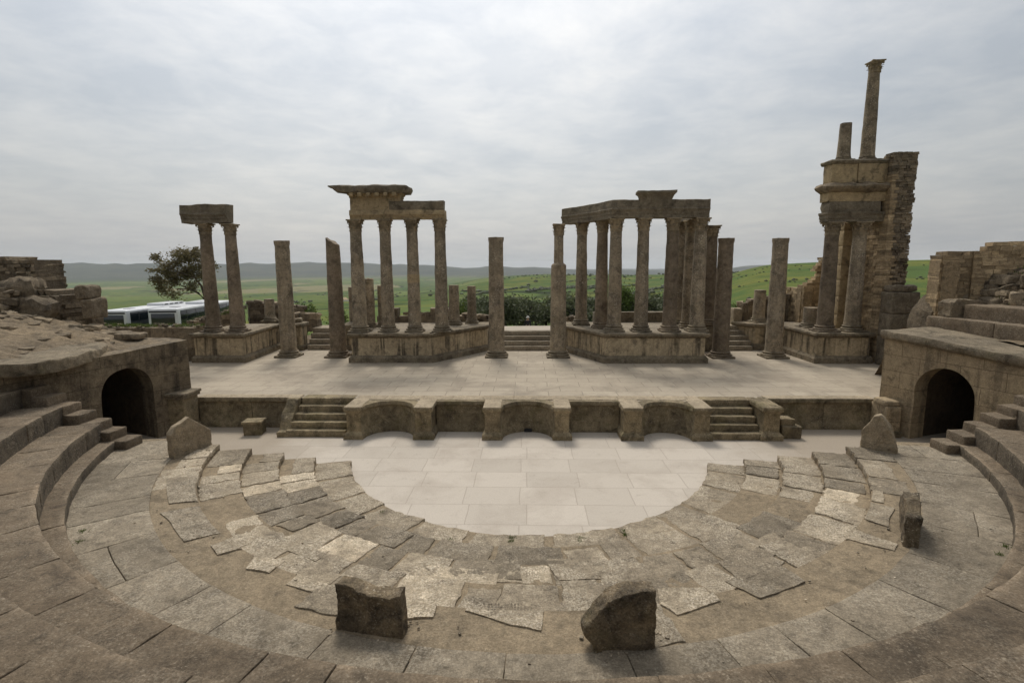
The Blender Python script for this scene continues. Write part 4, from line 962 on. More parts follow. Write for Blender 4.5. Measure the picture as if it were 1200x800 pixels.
# low ruined walls behind the podia
def low_wall(p0, p1, z0, zt, thick, label, ch=.28, mat='rubble', lw=(.35, .9), n=14, size=(.2, .4), depthj=.05):
    mb = MB(); masonry(mb, p0, p1, z0, zt, thick, ch, lw, jit=.035, tv=.4, rag=.06, depthj=depthj)
    L = Vector(p1)-Vector(p0); d = L.normalized(); nn = Vector((d.y, -d.x))
    def f():
        u = random.random(); q = Vector(p0)+L*u - nn*random.uniform(.1, thick); return (q.x, q.y, zt(u)-.03)
    rocks(mb, n, f, size)
    return tag(build(mb, 'ruined_wall', M[mat], smooth=30), label, 'wall', 'low ruined walls behind the stage')
low_wall((-8.9, 30.9), (-4.2, 30.9), ZP-.1, lambda s: 3.1+.1*math.sin(s*9), .6, 'low dark ruined wall behind the four-column group', ch=.5)
low_wall((-4.1, 31.3), (-2.0, 31.3), 2.0, lambda s: 2.95-.1*s, .7, 'low heap-like wall of pale blocks beside the small stub near the central steps', ch=.2)
low_wall((3.9, 30.9), (8.3, 30.9), ZP-.1, lambda s: 3.25, .6, 'smooth-topped low wall behind the right group', ch=.62, mat='ledge', lw=(.8, 1.6), n=0, depthj=.01)
low_wall((1.9, 31.2), (3.3, 31.0), 2.0, lambda s: 2.75, .7, 'short pale rubble wall right behind the central steps', ch=.2, n=16)
low_wall((-14.4, 31.4), (-12.7, 31.4), 2.0, lambda s: 3.0, .7, 'low block wall left of the left doorway', ch=.35)
low_wall((12.7, 31.6), (15.4, 31.6), 1.5, lambda s: 3.5+.5*s, .7, 'low rough wall on the right behind the pale column stub', ch=.4, n=30, size=(.25, .5))
low_wall((10.9, 33.2), (13.2, 33.2), 1.5, lambda s: 3.1, .7, 'low rough wall beyond the right doorway', ch=.3, n=20)
# the left side: dark wall left of the stage and the rubble wall behind the pair of columns
low_wall((-23, 26.3), (-17.05, 26.3), 1.0, lambda s: 2.9+.05*math.sin(s*12), .9, 'dark wall at the left end of the stage, topped with rubble and weeds', ch=.5, lw=(.6, 1.3), n=50, size=(.1, .22), depthj=.015)
low_wall((-19.6, 29.6), (-16.9, 31.0), 1.0, lambda s: 2.65+.85*s, .9, 'long rubble wall behind the pair of columns at far left', ch=.25, n=70, size=(.12, .3))
low_wall((-16.9, 31.6), (-14.3, 33.4), 1.0, lambda s: 3.75-.5*s, .9, 'rough sloping rubble wall behind the short stub at left', ch=.25, n=30, size=(.25, .5))

# ------------------------------------------------------------------ left mound and ruin
mb = MB()
def mz(x, y):
    z = 3.22 + .26*max(0, -14.6-x)**.9*sst(21.5, 17.5, y) + .12*max(0, -15-x)*sst(17, 20, y)*(1-sst(19.5, 21.5, y))
    z += .12*noise.noise(Vector((x*.9, y*.9, 0))) + .16*abs(noise.noise(Vector((x*.6, y*2.4, 4)))) + .06*noise.noise(Vector((x*3, y*3, 0))) + .03*noise.noise(Vector((x*8, y*8, 0)))
    z -= .25*sst(-.5, -.1, (y-18.83)+(x+12.5)*.364) + 2.6*sst(20.6, 21.4, y)
    t = x - (-12.5-(18.83-y)*.364)
    return z - .3*sst(-.9, -.3, t)
grid(mb, lin(-30, -12.8, 200), lin(9, 24.5, 160), mz)
def kept(f):
    for i in f:
        x, y, z = mb.v[i]
        if x+12.5+(18.83-y)*.364 > -.22 or ((y-18.83)+(x+12.5)*.364 > -.15 and x > -15.2): return False
    return True
mb.f = [f for f in mb.f if kept(f)]; mb.m = [0]*len(mb.f)
md = build(mb, 'earth_mound', M['earth'], smooth=60); tag(md, kind='structure')
mb = MB(); SEED[0] = 15
lipp = [(-16.4, 13.2), (-14.3, 13.5), (-13.5, 13.9), (-13.42, 14.7), (-13.52, 15.6), (-13.72, 16.4), (-14.15, 17.25), (-14.75, 17.75), (-15.8, 18.0), (-16.8, 17.2)]
prism(mb, lipp, .34, lambda p: Vector((p[0], p[2], 3.19-p[1]+.02*max(0, -14.2-p[0]))), cuts=.16, amp=.06, fs=1.8, amp2=.018, bev=.05)
mb.f = [f[::-1] for f in mb.f]
tag(build(mb, 'rounded_ledge', M['ledge'], smooth=40), 'thick rounded stone ledge lying over the left arched wall', 'ledge')
rt = empty('ruined_wall', (-19, 20, 3.3), 'crumbling two-level ruin of small stones at the far left edge', 'wall')
mb = MB(); xr = aty(76, 320, 22.0).x
masonry(mb, (-27, 20.6), (xr, 20.6), 4.6, lambda s: 6.33+.1*math.sin(s*19)*.5, 1.4, .13, (.16, .42), jit=.03, tv=.5, rag=.08, depthj=.06)
build(mb, 'upper_courses', M['rubble'], rt, smooth=0)
mb = MB(); xl = aty(113, 360, 21.5).x
masonry(mb, (-27, 19.9), (xl, 19.9), 2.8, lambda s: 5.05-.3*sst(.93, 1, s), 1.6, .17, (.18, .5), jit=.06, tv=.5, rag=.16, depthj=.14)
rocks(mb, 260, lambda: (random.uniform(-26, xr+.3), random.uniform(19.2, 20.5), random.uniform(4.2, 5.15)), (.15, .42))
stone(mb, (xl+27.2, 1.5, 1.7), place((xl-27.2)/2, 20.15, 3.95), seg=.13, rnd=.3, amp=.26, fs=1.1, amp2=.12, tint=-.1)
stone(mb, (xr+.6+27, 1.0, .9), place((xr+.6-27)/2, 20.2, 5.05), seg=.13, rnd=.3, amp=.24, fs=1.3, amp2=.11, tint=-.05)
build(mb, 'rubble_core', M['rubble'], rt, smooth=30)
mb = MB()
for (px, pyt, pyb, w, Y) in ((103, 334, 350, 13, 19.9), (111, 349, 372, 12, 19.9), (112, 384, 402, 11, 19.5)):
    a = aty(px, (pyt+pyb)/2, Y); SEED[0] += 3
    stone(mb, (w*Y/619, .9, (pyb-pyt)*Y/600), place(a.x, a.y, a.z, .1), seg=.12, rnd=.08, amp=.06, amp2=.02, tint=random.uniform(-.3, 0))
a0 = aty(118, 355, 21.5); masonry(mb, (a0.x-.5, 20.9), (a0.x+.05, 20.9), 3, lambda s: aty(120, 357, 21).z, .6, .16, (.25, .45), jit=.02, tv=.4)
build(mb, 'corner_blocks', M['rubble'], rt, smooth=35)
mb = MB()
def onm():
    x = random.uniform(-24, -14.5); y = random.uniform(15, 20.3) if random.random() < .3 else random.uniform(18.0, 19.5)
    if random.random() < .5: x = random.uniform(-24, -17.5)
    return (x, y, mz(x, y)-.05)
rocks(mb, 210, onm, (.08, .5), flat=.3)
for x0, y0, w in ((-15.9, 19.4, 1.5), (-14.7, 19.0, .9), (-17.0, 19.9, 1.6)):
    SEED[0] += 3; stone(mb, (w, .6, .22), place(x0, y0, 3.42, .1), seg=.12, rnd=.05, amp=.04, amp2=.015)
tag(build(mb, 'loose_rubble', M['rubble'], smooth=40), kind='stuff')

# ------------------------------------------------------------------ right upper seats, slope and wall
def rseat(a, c, zb, zt, label):
    mb = MB(); SEED[0] += 5; a = Vector(a); c = Vector(c); L = (c-a).length; d = (c-a)/L; nn = Vector((-d.y, d.x))
    s = 0
    while s < L-.01:
        w = min(random.uniform(1.4, 2.6), L-s); m = a+d*(s+w/2)+nn*.6
        stone(mb, (w-.01, 1.2, zt-zb+.8), place(m.x, m.y, (zb+zt)/2-.4, math.atan2(d.y, d.x)), seg=.16, rnd=.035, amp=.02, amp2=.008, tint=random.uniform(-.1, .12)); s += w
    tag(build(mb, 'seat_row', M['seat']), label, 'seat row', 'upper seat rows over the right passage')
rseat((15.05, 20.3), (16.55, 11.5), 3.1, 3.98, 'lower of the two long stone benches above the right archway')
rseat((15.75, 19.5), (17.2, 11.5), 3.7, 4.47, 'upper of the two long stone benches above the right archway')
mb = MB()
def rz(x, y):
    u = (x-15.9); z = 3.4+ min(2.3, 1.05*max(0, u-.3))*sst(10, 12, y) + .15*noise.noise(Vector((x*.8, y*.8, 9))) + .1*abs(noise.noise(Vector((x*1.8, y*1.8, 2)))) + .03*noise.noise(Vector((x*5, y*5, 0)))
    return min(z, 6.0+.15*noise.noise(Vector((x, y, 0)))) - 2.5*sst(21.6, 23.5, y)
grid(mb, lin(15.2, 32, 90), lin(8, 24, 80), rz)
tag(build(mb, 'rubble_slope', M['earth'], smooth=60), kind='structure')
mb = MB()
def onr():
    x = random.uniform(16.6, 20.5); y = random.uniform(15.5, 21.6); return (x, y, rz(x, y)-.16)
rocks(mb, 260, onr, (.2, .9), flat=.45)
tag(build(mb, 'loose_rubble', M['rubble'], smooth=40), kind='stuff')
rt = empty('block_wall', (22, 21, 4), 'stepped tan wall of small blocks above the rubble slope at the far right', 'wall')
mb = MB(); x0 = aty(1101, 320, 21.3).x; x1 = aty(1133, 310, 21.3).x
zl = lambda s: aty(1101, 300, 21.3).z + .25*s
masonry(mb, (x0, 21.3), (x1+.6, 21.0), 3.5, zl, .8, .15, (.22, .5), jit=.016, tv=.45, rag=.06, depthj=.02)
masonry(mb, (x0*23.2/21.2+.1, 23.2), (x0+.02, 21.2), 3.0, lambda s: zl(0), .5, .15, (.22, .5), jit=.016, tv=.45, rag=.1)
build(mb, 'lower_wall', M['brick'], rt, smooth=0)
mb = MB(); masonry(mb, (x1, 21.0), (30, 15.5), 3.5, lambda s: min(7.3, aty(1135, 293, 21).z+3.4*s), .8, .15, (.22, .5), jit=.016, tv=.45, rag=.05, depthj=.02)
build(mb, 'upper_wall', M['brick'], rt, smooth=0)
mb = MB(); SEED[0] = 51; p = aty(1125, 357, 20.0)
prism(mb, [(-.6, -.4), (.9, -.4), (1.2, .0), (.5, .15), (-.4, .22), (-.6, .1)], .6, place(p.x, p.y, p.z, .1), amp=.08, amp2=.03, fs=2)
tag(build(mb, 'boulder', M['rubble']), 'large loose boulder lying behind the upper bench above the right archway', 'boulder')
mb = MB(); SEED[0] = 57; p = aty(1092, 354, 22.0)
prism(mb, [(-1.0, -2.0), (1.2, -2.0), (1.3, .2), (.7, .45), (.1, .3), (-.5, -.3)], .9, place(p.x, p.y, p.z, .2), amp=.12, amp2=.04, fs=1.6)
tag(build(mb, 'boulder', M['rubble']), 'leaning pointed boulder between the dark pillar and the rubble slope', 'boulder')
low_wall((17.0, 21.9), (19.2, 21.9), 3.0, lambda s: 4.3, .8, 'low rough wall of flat stones right of the dark pillar', ch=.2, n=20)

# ------------------------------------------------------------------ vegetation
def leaves(mb, c, rad, n, size, clumps=18, sq=1.0, cl=.32):
    cen = []
    for _ in range(clumps):
        while True:
            v = Vector((random.uniform(-1, 1), random.uniform(-1, 1), random.uniform(-1, 1)))
            if v.length < 1: break
        cen.append((Vector((c[0]+v.x*rad[0], c[1]+v.y*rad[1], c[2]+v.z*rad[2])), random.uniform(-.25, .25), random.uniform(.6, 1.3)))
    vs = []; fs_ = []; ts = []
    for i in range(n):
        q, t, k = random.choice(cen); s = size*random.uniform(.6, 1.4)
        p = q + Vector((random.gauss(0, rad[0]*cl*k), random.gauss(0, rad[1]*cl*k), random.gauss(0, rad[2]*cl*k*.9)))
        a = Vector((random.gauss(0, 1), random.gauss(0, 1), random.gauss(0, .7))).normalized(); b_ = a.orthogonal().normalized(); b_.rotate(Matrix.Rotation(random.uniform(0, 6.28), 3, a))
        a = a*s; b_ = b_*s*.45; o = len(vs)
        vs += [p-a, p+b_, p+a, p-b_]; fs_.append((o, o+1, o+2, o+3)); ts += [t+random.uniform(-.25, .25)]*4
    o = len(mb.v); mb.add(vs, fs_); mb.t[o:] = ts
def limb(mb, pts, rads, n=8):
    vs = []; fs_ = []
    for i, (p, r) in enumerate(zip(pts, rads)):
        p = Vector(p); d = (Vector(pts[min(i+1, len(pts)-1)])-Vector(pts[max(i-1, 0)])).normalized(); u = d.orthogonal().normalized(); w = d.cross(u)
        for k in range(n): a = 6.2832*k/n; vs.append(p+u*math.cos(a)*r+w*math.sin(a)*r)
    for i in range(len(pts)-1):
        for k in range(n): fs_.append((i*n+k, i*n+(k+1) % n, (i+1)*n+(k+1) % n, (i+1)*n+k))
    mb.add(vs, fs_)
def tree_proto(h, w, mat, n, size, clumps, lowc=.35):
    rt = empty('olive_tree', (0, 0, 0), 'x', 'tree'); mb = MB()
    for k in range(4):
        a = k*1.57+random.uniform(-.4, .4); limb(mb, [(0, 0, -.3), (.1*math.cos(a), .1*math.sin(a), h*.22), (w*.25*math.cos(a), w*.25*math.sin(a), h*.5), (w*.38*math.cos(a), w*.38*math.sin(a), h*.8)], [h*.05, h*.04, h*.025, h*.008])
    build(mb, 'trunk', M['bark'], rt, local=True); mb = MB(); leaves(mb, (0, 0, h*(lowc+.5*(1-lowc))), (w*.45, w*.45, h*(1-lowc)*.42), n, size, clumps); build(mb, 'crown', M[mat], rt, local=True, smooth=0)
    return rt
protos = [tree_proto(5.0, 6.0, 'olive', 3600, .24, 26, .12), tree_proto(4.6, 5.2, 'olive', 3000, .24, 20, .1), tree_proto(5.6, 5.6, 'olive', 3400, .26, 24, .15)]
spots = []
for i, px in enumerate((542, 566, 590, 612, 640, 668, 696, 722, 752, 780, 806)): spots.append((px, 92+8*math.sin(i*2.1), 1.0))
for i, px in enumerate((556, 602, 628, 655, 684, 738, 768, 796)): spots.append((px, 108+6*math.sin(i*1.7), 1.1))
used = set()
for i, (px, Y, sc_) in enumerate(spots):
    k = i % 3; p = aty(px, 360, Y)
    if k in used: o = copy_tree(protos[k])
    else: o = protos[k]; used.add(k)
    o.location = (p.x, p.y, height(p.x, p.y)); o.rotation_euler.z = random.uniform(0, 6.28); s = sc_*random.uniform(.9, 1.15); o.scale = (s*1.05, s*1.05, s)
    tag(o, 'dark olive tree in the dense grove beyond the central steps', 'tree', 'olive trees beyond the stage')
def shrub(px, Y, z0, h, w, mat, n, size, label, name='shrub', yb=None):
    p = aty(px, 360, Y); rt = empty(name, (p.x, p.y, z0), label, 'shrub' if name == 'shrub' else 'tree')
    mb = MB()
    for k in range(5):
        a = k*1.25; limb(mb, [(0, 0, -.2), (w*.15*math.cos(a), w*.15*math.sin(a), h*.4), (w*.3*math.cos(a), w*.3*math.sin(a), h*.8)], [.06, .04, .015], 6)
    build(mb, 'trunk', M['bark'], rt, local=True); mb = MB(); leaves(mb, (0, 0, h*.52), (w*.42, w*.42, h*.42), n, size, 16, cl=.28); build(mb, 'crown', M[mat], rt, local=True, smooth=0)
shrub(356, 42, .2, 3.0, 2.2, 'bright', 2600, .11, 'bushy yellow-green shrub behind the left doorway')
shrub(397, 44, .0, 2.2, 1.8, 'bright', 1500, .11, 'small green shrub behind the slanting-topped column')
shrub(537, 40, 1.0, 2.0, 1.6, 'bright', 1500, .1, 'small yellowish shrub just right of the four-column group')
shrub(731, 84, height(aty(731, 360, 84).x, 84), 7.2, 4.6, 'bright', 3600, .22, 'light green round tree rising out of the olive grove', 'tree')
shrub(870, 60, .3, 1.4, 3.0, 'bright', 1400, .1, 'low green shrub on the slope beyond the right doorway')
# the eucalyptus by the buses
Y = 62; tb = aty(243, 350, Y); g0 = height(tb.x, Y)
rt = empty('tree', (tb.x, Y, g0), 'leaning tree with open dark crown beside the buses', 'tree')
L = lambda px, py, dy=0: Vector(aty(px, py, Y+dy)) - Vector((tb.x, Y, g0))
mb = MB(); limb(mb, [(0, 0, -.3), L(244, 362), L(241, 350)], [.28, .24, .2]); limb(mb, [L(241, 352), L(232, 343), L(222, 339), L(205, 338)], [.16, .13, .09, .04]); limb(mb, [L(241, 350), L(236, 335), L(228, 325), L(222, 308)], [.17, .12, .08, .03])
limb(mb, [L(241, 350), L(240, 330), L(238, 312), L(235, 298)], [.18, .13, .08, .03]); limb(mb, [L(228, 325), L(212, 320), L(195, 312), L(182, 305)], [.08, .06, .04, .02]); limb(mb, [L(222, 339), L(205, 331), L(190, 330)], [.08, .05, .02])
limb(mb, [L(241, 340, 1), L(250, 325, 1.5), L(253, 312, 2)], [.14, .08, .03]); build(mb, 'trunk', M['bark'], rt, local=True)
mb = MB()
for px, py, w, n in ((184, 303, 6, 260), (200, 314, 12, 900), (215, 304, 12, 900), (228, 297, 8, 380), (222, 318, 11, 700), (208, 326, 10, 480), (186, 330, 7, 380), (194, 338, 8, 330), (236, 310, 10, 600), (240, 322, 8, 350), (248, 312, 6, 260), (205, 345, 8, 130), (226, 333, 9, 260), (180, 318, 4, 90), (203, 298, 6, 130)):
    c = L(px, py, random.uniform(-1.2, 1.2)); leaves(mb, c, (w*.1*.85, 1.0, w*.1*.75), int(n*1.4), .15, 8, cl=.42)
build(mb, 'crown', M['euca'], rt, local=True, smooth=0)
# weeds in the joints and grass at the rubble edges
mb = MB()
def tuft(x, y, z, h, n, spread):
    for _ in range(n):
        a = random.uniform(0, 6.28); px_, py_ = x+random.gauss(0, spread), y+random.gauss(0, spread); w = h*.12; hh = h*random.uniform(.5, 1.2)
        dx, dy = math.cos(a)*w, math.sin(a)*w; ox, oy = random.gauss(0, hh*.3), random.gauss(0, hh*.3); o = len(mb.v)
        mb.add([(px_-dx, py_-dy, z), (px_+dx, py_+dy, z), (px_+ox, py_+oy, z+hh)], [(0, 1, 2)], random.uniform(-.4, .4))
for px, py in ((599, 634), (600, 630), (680, 634), (681, 630), (733, 626), (730, 622), (529, 632), (507, 634), (499, 637), (448, 600), (1172, 650), (1178, 640), (97, 622), (93, 635), (1145, 758), (1180, 742)):
    p = atz(px, py, .17 if py < 645 and 400 < px < 800 else .85); tuft(p.x, p.y, p.z-.02, .07, 40, .035)
for i in range(150):
    x = random.uniform(-23, -16.9); y = random.uniform(26.4, 27.2) if x < -19.4 or random.random() < .4 else 30.6; tuft(x, y, 2.9 if y < 28 else 2.65+.85*max(0, (x+19.6)/2.7)-.05, .13, 14, .15)
for i in range(110):
    x = random.uniform(-4, 5); y = random.uniform(35.5, 40); tuft(x, y, height(x, y), .17, 14, .25)
for i in range(60):
    x = random.uniform(17, 21); y = random.uniform(18, 22); tuft(x, y, rz(x, y), .12, 8, .15)
tag(build(mb, 'grass', M['grass'], smooth=0, origin=(0, 0, 0)), kind='stuff')
# far tree dots on the rolling fields
mb = MB()
def blob(x, y, z, s):
    ico = [(0, 0, 1), (.9, 0, .35), (.28, .85, .35), (-.72, .53, .35), (-.72, -.53, .35), (.28, -.85, .35), (.72, .53, -.3), (-.28, .85, -.3), (-.9, 0, -.3), (-.28, -.85, -.3), (.72, -.53, -.3)]
    v = [(x+a*s*random.uniform(.7, 1.2), y+b_*s*random.uniform(.7, 1.2), z+s*.4+c*s*.7*random.uniform(.7, 1.2)) for a, b_, c in ico]
    f = [(0, 1, 2), (0, 2, 3), (0, 3, 4), (0, 4, 5), (0, 5, 1), (1, 6, 2), (2, 7, 3), (3, 8, 4), (4, 9, 5), (5, 10, 1), (2, 6, 7), (3, 7, 8), (4, 8, 9), (5, 9, 10), (1, 10, 6), (6, 10, 9, 8, 7)]
    mb.add(v, f, random.uniform(-.5, .2))
for row in range(16):
    D0 = random.uniform(380, 1250); a0 = random.uniform(-8, 16)
    for k in range(26):
        D = D0*(1+.012*k)+random.gauss(0, 4); a = R(a0+.28*k*D0/700+random.gauss(0, .08)); x, y = D*math.sin(a), D*math.cos(a); blob(x, y, height(x, y), random.uniform(2.0, 3.6))
for _ in range(420):
    D = random.uniform(300, 2600); a = R(random.uniform(-32, 24)); x, y = D*math.sin(a), D*math.cos(a)
    if noise.noise(Vector((x*.004, y*.004, 7))) > .08: blob(x, y, height(x, y), random.uniform(2.0, 4.5))
for _ in range(260):
    D = random.uniform(110, 300); a = R(random.uniform(19, 40)); x, y = D*math.sin(a), D*math.cos(a)
    if noise.noise(Vector((x*.03, y*.03, 3))) > .05: blob(x, y, height(x, y), random.uniform(.25, .6))
tag(build(mb, 'distant_trees', M['olive'], smooth=0, origin=(0, 0, 0)), kind='stuff')

# ------------------------------------------------------------------ distant houses
mb = MB(); box(mb, -5, 5, -4, 4, 0, 5, seg=20, rnd=0, amp=0); h0 = None
for i, (px, py, D) in enumerate(((301, 357, 900), (308, 358, 860), (316, 356, 960), (322, 357, 930), (329, 358, 900), (336, 356, 980), (343, 357, 930), (396, 358, 900), (402, 357, 940), (405, 359, 860), (291, 357, 960), (312, 359, 820))):
    p = aty(px, py, D*.93); z = height(p.x, p.y)
    if h0 is None:
        h0 = empty('house', (0, 0, 0), 'tiny pale house in the far village down in the valley', 'house', 'houses of the distant village')
        build(mb, 'wall', M['housew'], h0, local=True, smooth=0)
        m2 = MB(); m2.add([(-5.4, -4.4, 5), (5.4, -4.4, 5), (5.4, 4.4, 5), (-5.4, 4.4, 5), (-5.4, 0, 6.8), (5.4, 0, 6.8)], [(0, 1, 5, 4), (2, 3, 4, 5), (0, 4, 3), (1, 2, 5), (3, 2, 1, 0)]); build(m2, 'roof', M['cornice'], h0, local=True, smooth=0)
        o = h0
    else: o = copy_tree(h0)
    o.location = (p.x, p.y, z-.5); o.rotation_euler.z = random.uniform(0, 3); s = random.uniform(.7, 1.2); o.scale = (s, s, s)

# ------------------------------------------------------------------ buses
def bus():
    rt = empty('bus', (0, 0, 0), 'x', 'bus'); W, Lb, H = 2.5, 11.6, 3.25
    mb = MB(); stone(mb, (W, Lb, H-.45), place(0, Lb/2, .45+(H-.45)/2), seg=.6, rnd=.09, amp=0); b0 = build(mb, 'body', M['white'], rt, local=True, smooth=60)
    for sg in (-1, 1):
        mb = MB(); stone(mb, (.04, Lb-.8, 1.4), place(sg*(W/2+.004), Lb/2+.1, 2.36), seg=2, rnd=.015, amp=0); wd = build(mb, 'side_windows', M['glass'], rt, local=True)
        mb = MB()
        for k in range(6): stone(mb, (.03, .07, 1.36), place(sg*(W/2+.016), 1.6+k*1.7, 2.36), seg=1, rnd=.005, amp=0)
        build(mb, 'window_bars', M['black'], wd, local=True)
        for y in (2.6, 9.0):
            mb = MB(); lathe(mb, [(.2, -.14), (.48, -.14), (.5, -.1), (.5, .1), (.48, .14), (.2, .14)], 24, amp=0); mb.v = [(z+sg*(W/2-.16), x+y, yy+.5) for x, yy, z in mb.v]
            wl = build(mb, 'wheel', M['black'], rt, local=True)
            mb = MB(); lathe(mb, [(.02, 0), (.28, 0), (.26, .03), (.05, .05)], 18, amp=0); mb.v = [(sg*(z+.14)+sg*(W/2-.16), x+y, yy+.5) for x, yy, z in mb.v]; build(mb, 'rim', M['trousers'], wl, local=True)
    mb = MB(); stone(mb, (W-.5, .05, 1.0), place(0, -.004, 2.34), seg=1, rnd=.02, amp=0); build(mb, 'rear_window', M['glass'], rt, local=True)
    mb = MB(); stone(mb, (W-.2, .05, .14), place(0, -.004, 3.0), seg=1, rnd=.02, amp=0); build(mb, 'roof_visor', M['black'], rt, local=True)
    mb = MB(); stone(mb, (W-.5, .05, 1.35), place(0, Lb+.004, 2.1), seg=1, rnd=.02, amp=0); build(mb, 'windscreen', M['glass'], rt, local=True)
    for sg in (-1, 1):
        mb = MB(); stone(mb, (.14, .05, .4), place(sg*(W/2-.2), -.01, 1.2), seg=1, rnd=.02, amp=0); build(mb, 'tail_light', plain('tail_light_red', (.4, .02, .02), .3), rt, local=True)
    mb = MB(); stone(mb, (1.7, 3.4, .26), place(0, 7.5, H+.1), seg=.5, rnd=.08, amp=0); ac = build(mb, 'roof_unit', M['white'], rt, local=True, smooth=60)
    mb = MB(); 
    for k in range(4): stone(mb, (.04, .5, .1), place(.85, 6.3+k*.8, H+.12), seg=1, rnd=.01, amp=0)
    build(mb, 'grille', M['black'], ac, local=True)
    mb = MB(); stone(mb, (.7, .7, .06), place(0, 2.2, H+.01), seg=1, rnd=.02, amp=0); build(mb, 'roof_hatch', M['trousers'], rt, local=True)
    return rt
b1 = bus(); b2 = copy_tree(b1)
p = aty(190, 362, 46); b1.location = (p.x, p.y, p.z-3.25); b1.rotation_euler.z = R(7.5); tag(b1, 'white coach with its rear window toward us, right one of the two parked', 'bus', 'coaches parked behind the theatre')
p = aty(131, 364, 46.5); b2.location = (p.x, p.y, p.z-3.25); b2.rotation_euler.z = R(1.5); tag(b2, 'white coach half hidden behind its neighbour, left one of the two parked', 'bus', 'coaches parked behind the theatre')

# ------------------------------------------------------------------ visitor on the path
def person(x, y, z):
    rt = empty('person', (x, y, z), 'small standing figure in dark jacket and pale hat beyond the central steps', 'person')
    J = {'pel': (0, 0, .95, .13), 'bel': (0, .01, 1.12, .125), 'che': (0, .01, 1.32, .145), 'nek': (0, 0, 1.49, .06), 'chin': (0, -.02, 1.56, .075), 'hed': (0, 0, 1.64, .095), 'crn': (0, .01, 1.72, .075)}
    E = [('pel', 'bel'), ('bel', 'che'), ('che', 'nek'), ('nek', 'chin'), ('chin', 'hed'), ('hed', 'crn')]
    for s, n_ in ((-1, 'l'), (1, 'r')):
        J.update({'sh'+n_: (s*.17, 0, 1.42, .065), 'el'+n_: (s*.24, .02, 1.14, .048), 'wr'+n_: (s*.22, -.08, .92, .034), 'ha'+n_: (s*.21, -.11, .83, .036), 'hi'+n_: (s*.09, 0, .9, .1), 'kn'+n_: (s*.1, -.02, .5, .065), 'an'+n_: (s*.1, .02, .09, .045), 'to'+n_: (s*.12, -.15, .04, .04)})
        E += [('che', 'sh'+n_), ('sh'+n_, 'el'+n_), ('el'+n_, 'wr'+n_), ('wr'+n_, 'ha'+n_), ('pel', 'hi'+n_), ('hi'+n_, 'kn'+n_), ('kn'+n_, 'an'+n_), ('an'+n_, 'to'+n_)]
    def skin(name, keys, mat, grow, parent):
        ks = [k for k in J if k in keys]; ix = {k: i for i, k in enumerate(ks)}
        me = bpy.data.meshes.new(name); me.from_pydata([J[k][:3] for k in ks], [(ix[a], ix[c]) for a, c in E if a in ix and c in ix], []); me.materials.append(mat)
        o = bpy.data.objects.new(name, me); COL.objects.link(o); o.parent = parent
        o.modifiers.new('skin', 'SKIN'); 
        for i, k in enumerate(ks): me.skin_vertices[0].data[i].radius = (J[k][3]+grow,)*2
        me.skin_vertices[0].data[0].use_root = True
        s = o.modifiers.new('sub', 'SUBSURF'); s.levels = 2; s.render_levels = 2
        return o
    skin('body', list(J), M['skin'], 0, rt)
    skin('jacket', ['pel', 'bel', 'che', 'shl', 'shr', 'ell', 'elr', 'wrl', 'wrr'], M['jacket'], .018, rt)
    skin('trousers', ['pel', 'hil', 'hir', 'knl', 'knr', 'anl', 'anr'], M['trousers'], .016, rt)
    mb = MB(); lathe(mb, [(.17, 1.68), (.17, 1.69), (.105, 1.7), (.1, 1.78), (.05, 1.81), (.01, 1.815)], 20, amp=0); build(mb, 'hat', M['hat'], rt, local=True)
p = aty(618.5, 375, 44.5); person(p.x, p.y, height(p.x, p.y))

# ------------------------------------------------------------------ path behind the stage
mb = MB(); grid(mb, lin(-6, 7, 30), lin(30.7, 38, 20), lambda x, y: max(height(x, y), 1.2)+.06 + (.2 if y < 33 else .2*(1-sst(33, 37, y))) + .02*noise.noise(Vector((x, y, 0))))
tag(build(mb, 'path', M['path']), kind='structure')

# ------------------------------------------------------------------ haze
mb = MB(); mb.add([(-16500, -16500, -260), (16500, -16500, -260), (16500, 16500, -260), (-16500, 16500, -260), (-16500, -16500, 70), (16500, -16500, 70), (16500, 16500, 70), (-16500, 16500, 70)],
                  [(0, 3, 2, 1), (4, 5, 6, 7), (0, 1, 5, 4), (1, 2, 6, 5), (2, 3, 7, 6), (3, 0, 4, 7)])
m = bpy.data.materials.new('haze'); m.use_nodes = True; nt = m.node_tree; nt.nodes.clear()
o_ = nt.nodes.new('ShaderNodeOutputMaterial'); pv = nt.nodes.new('ShaderNodeVolumePrincipled'); pv.inputs['Density'].default_value = .00004
pv.inputs['Color'].default_value = (.86, .9, .96, 1); pv.inputs['Anisotropy'].default_value = .2
nt.links.new(pv.outputs[0], o_.inputs['Volume'])
tag(build(mb, 'haze', m, smooth=0, origin=(0, 0, 0)), kind='stuff')

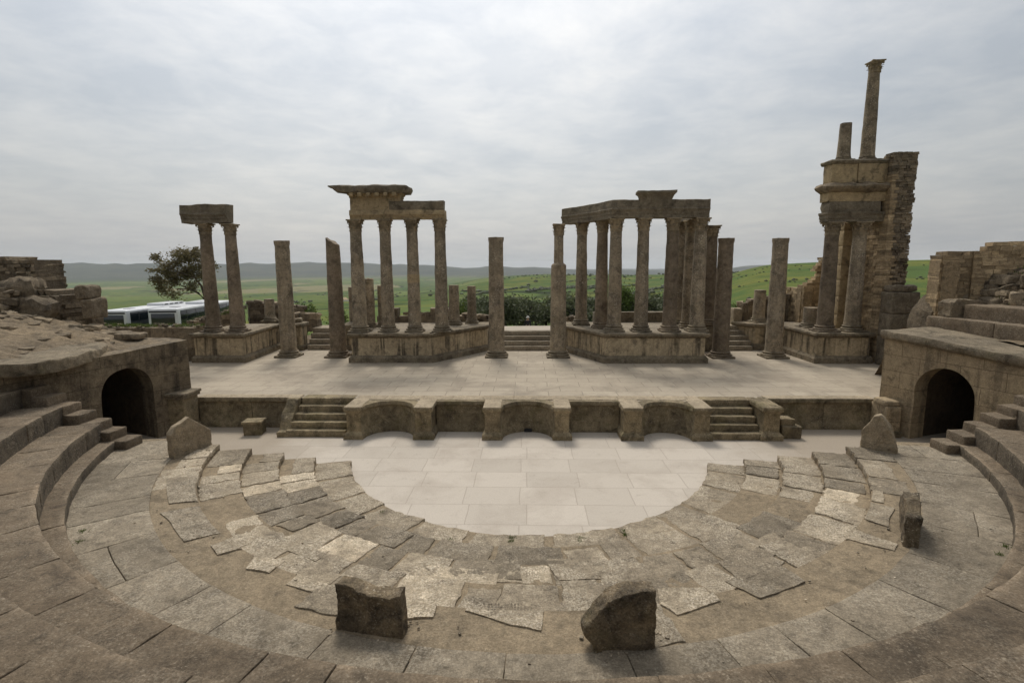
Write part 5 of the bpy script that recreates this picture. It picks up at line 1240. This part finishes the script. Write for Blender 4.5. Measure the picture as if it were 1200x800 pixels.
# ------------------------------------------------------------------ sky and sun
EL, AZ = 56, -11       # sun high behind the stage, slightly left
sun_dir = Vector((math.sin(R(AZ))*math.cos(R(EL)), math.cos(R(AZ))*math.cos(R(EL)), math.sin(R(EL))))
w = bpy.data.worlds.new('World'); SC.world = w; w.use_nodes = True; nt = w.node_tree
bg = nt.nodes['Background']; bg.inputs['Strength'].default_value = .1
class GW(G):
    def __init__(s, nt): s.nt = nt; s.pos = nt.nodes.new('ShaderNodeTexCoord').outputs['Generated']
g = GW(nt)
sky = g.n('ShaderNodeTexSky', sky_type='NISHITA'); sky.sun_disc = False; sky.sun_elevation = R(EL); sky.sun_rotation = R(AZ); sky.air_density = 1.5; sky.dust_density = 4
dot = g.n('ShaderNodeVectorMath', operation='DOT_PRODUCT'); g.link(g.pos, dot.inputs[0]); dot.inputs[1].default_value = sun_dir
sx = g.n('ShaderNodeSeparateXYZ'); g.link(g.pos, sx.inputs[0])
# cloud deck coordinates: direction projected on a plane overhead
zc = g.math('MAXIMUM', g.math('ADD', sx.outputs[2], .12), .05)
cx = g.n('ShaderNodeCombineXYZ'); g.link(g.math('DIVIDE', sx.outputs[0], zc), cx.inputs[0]); g.link(g.math('DIVIDE', sx.outputs[1], zc), cx.inputs[1])
cl = g.noise(.7, 9, .56, cx.outputs[0], .25); cl2 = g.noise(2.6, 10, .62, cx.outputs[0], .3)
cloud = g.math('ADD', g.math('MULTIPLY', g.ramp(cl, .35, .68), .6), g.math('MULTIPLY', g.ramp(cl2, .38, .66), .4))
cloud = g.mix(g.ramp(sx.outputs[2], .0, .34, .3, 1), (.5, .5, .5), cloud)
glow = g.math('POWER', g.math('MAXIMUM', dot.outputs['Value'], 0.0), 3.4)
lum = g.math('ADD', g.math('MULTIPLY', glow, 5.3), 2.6)
lum = g.math('MULTIPLY', lum, g.ramp(cloud, .15, .85, .84, 1.1))
base = g.mix(g.ramp(cloud, .15, .85), (.86, .92, 1.0), (1.0, .99, .97))
cc = g.mix(1.0, base, lum, 'MULTIPLY')
col = g.mix(.9, sky.outputs[0], cc)
nt.links.new(col, bg.inputs['Color'])
sd = bpy.data.lights.new('sun', 'SUN'); sd.energy = 1.3; sd.angle = R(15); sd.color = (1, .95, .87)
so = bpy.data.objects.new('sun', sd); COL.objects.link(so); so.rotation_euler = (-sun_dir).to_track_quat('-Z', 'Y').to_euler(); so.location = (0, 40, 60)
SC.view_settings.view_transform = 'Standard'; SC.view_settings.look = 'None'; SC.view_settings.gamma = 1; SC.view_settings.exposure = .8
SC.view_settings.use_curve_mapping = False
SC.cycles.max_bounces = 6; SC.cycles.volume_bounces = 1
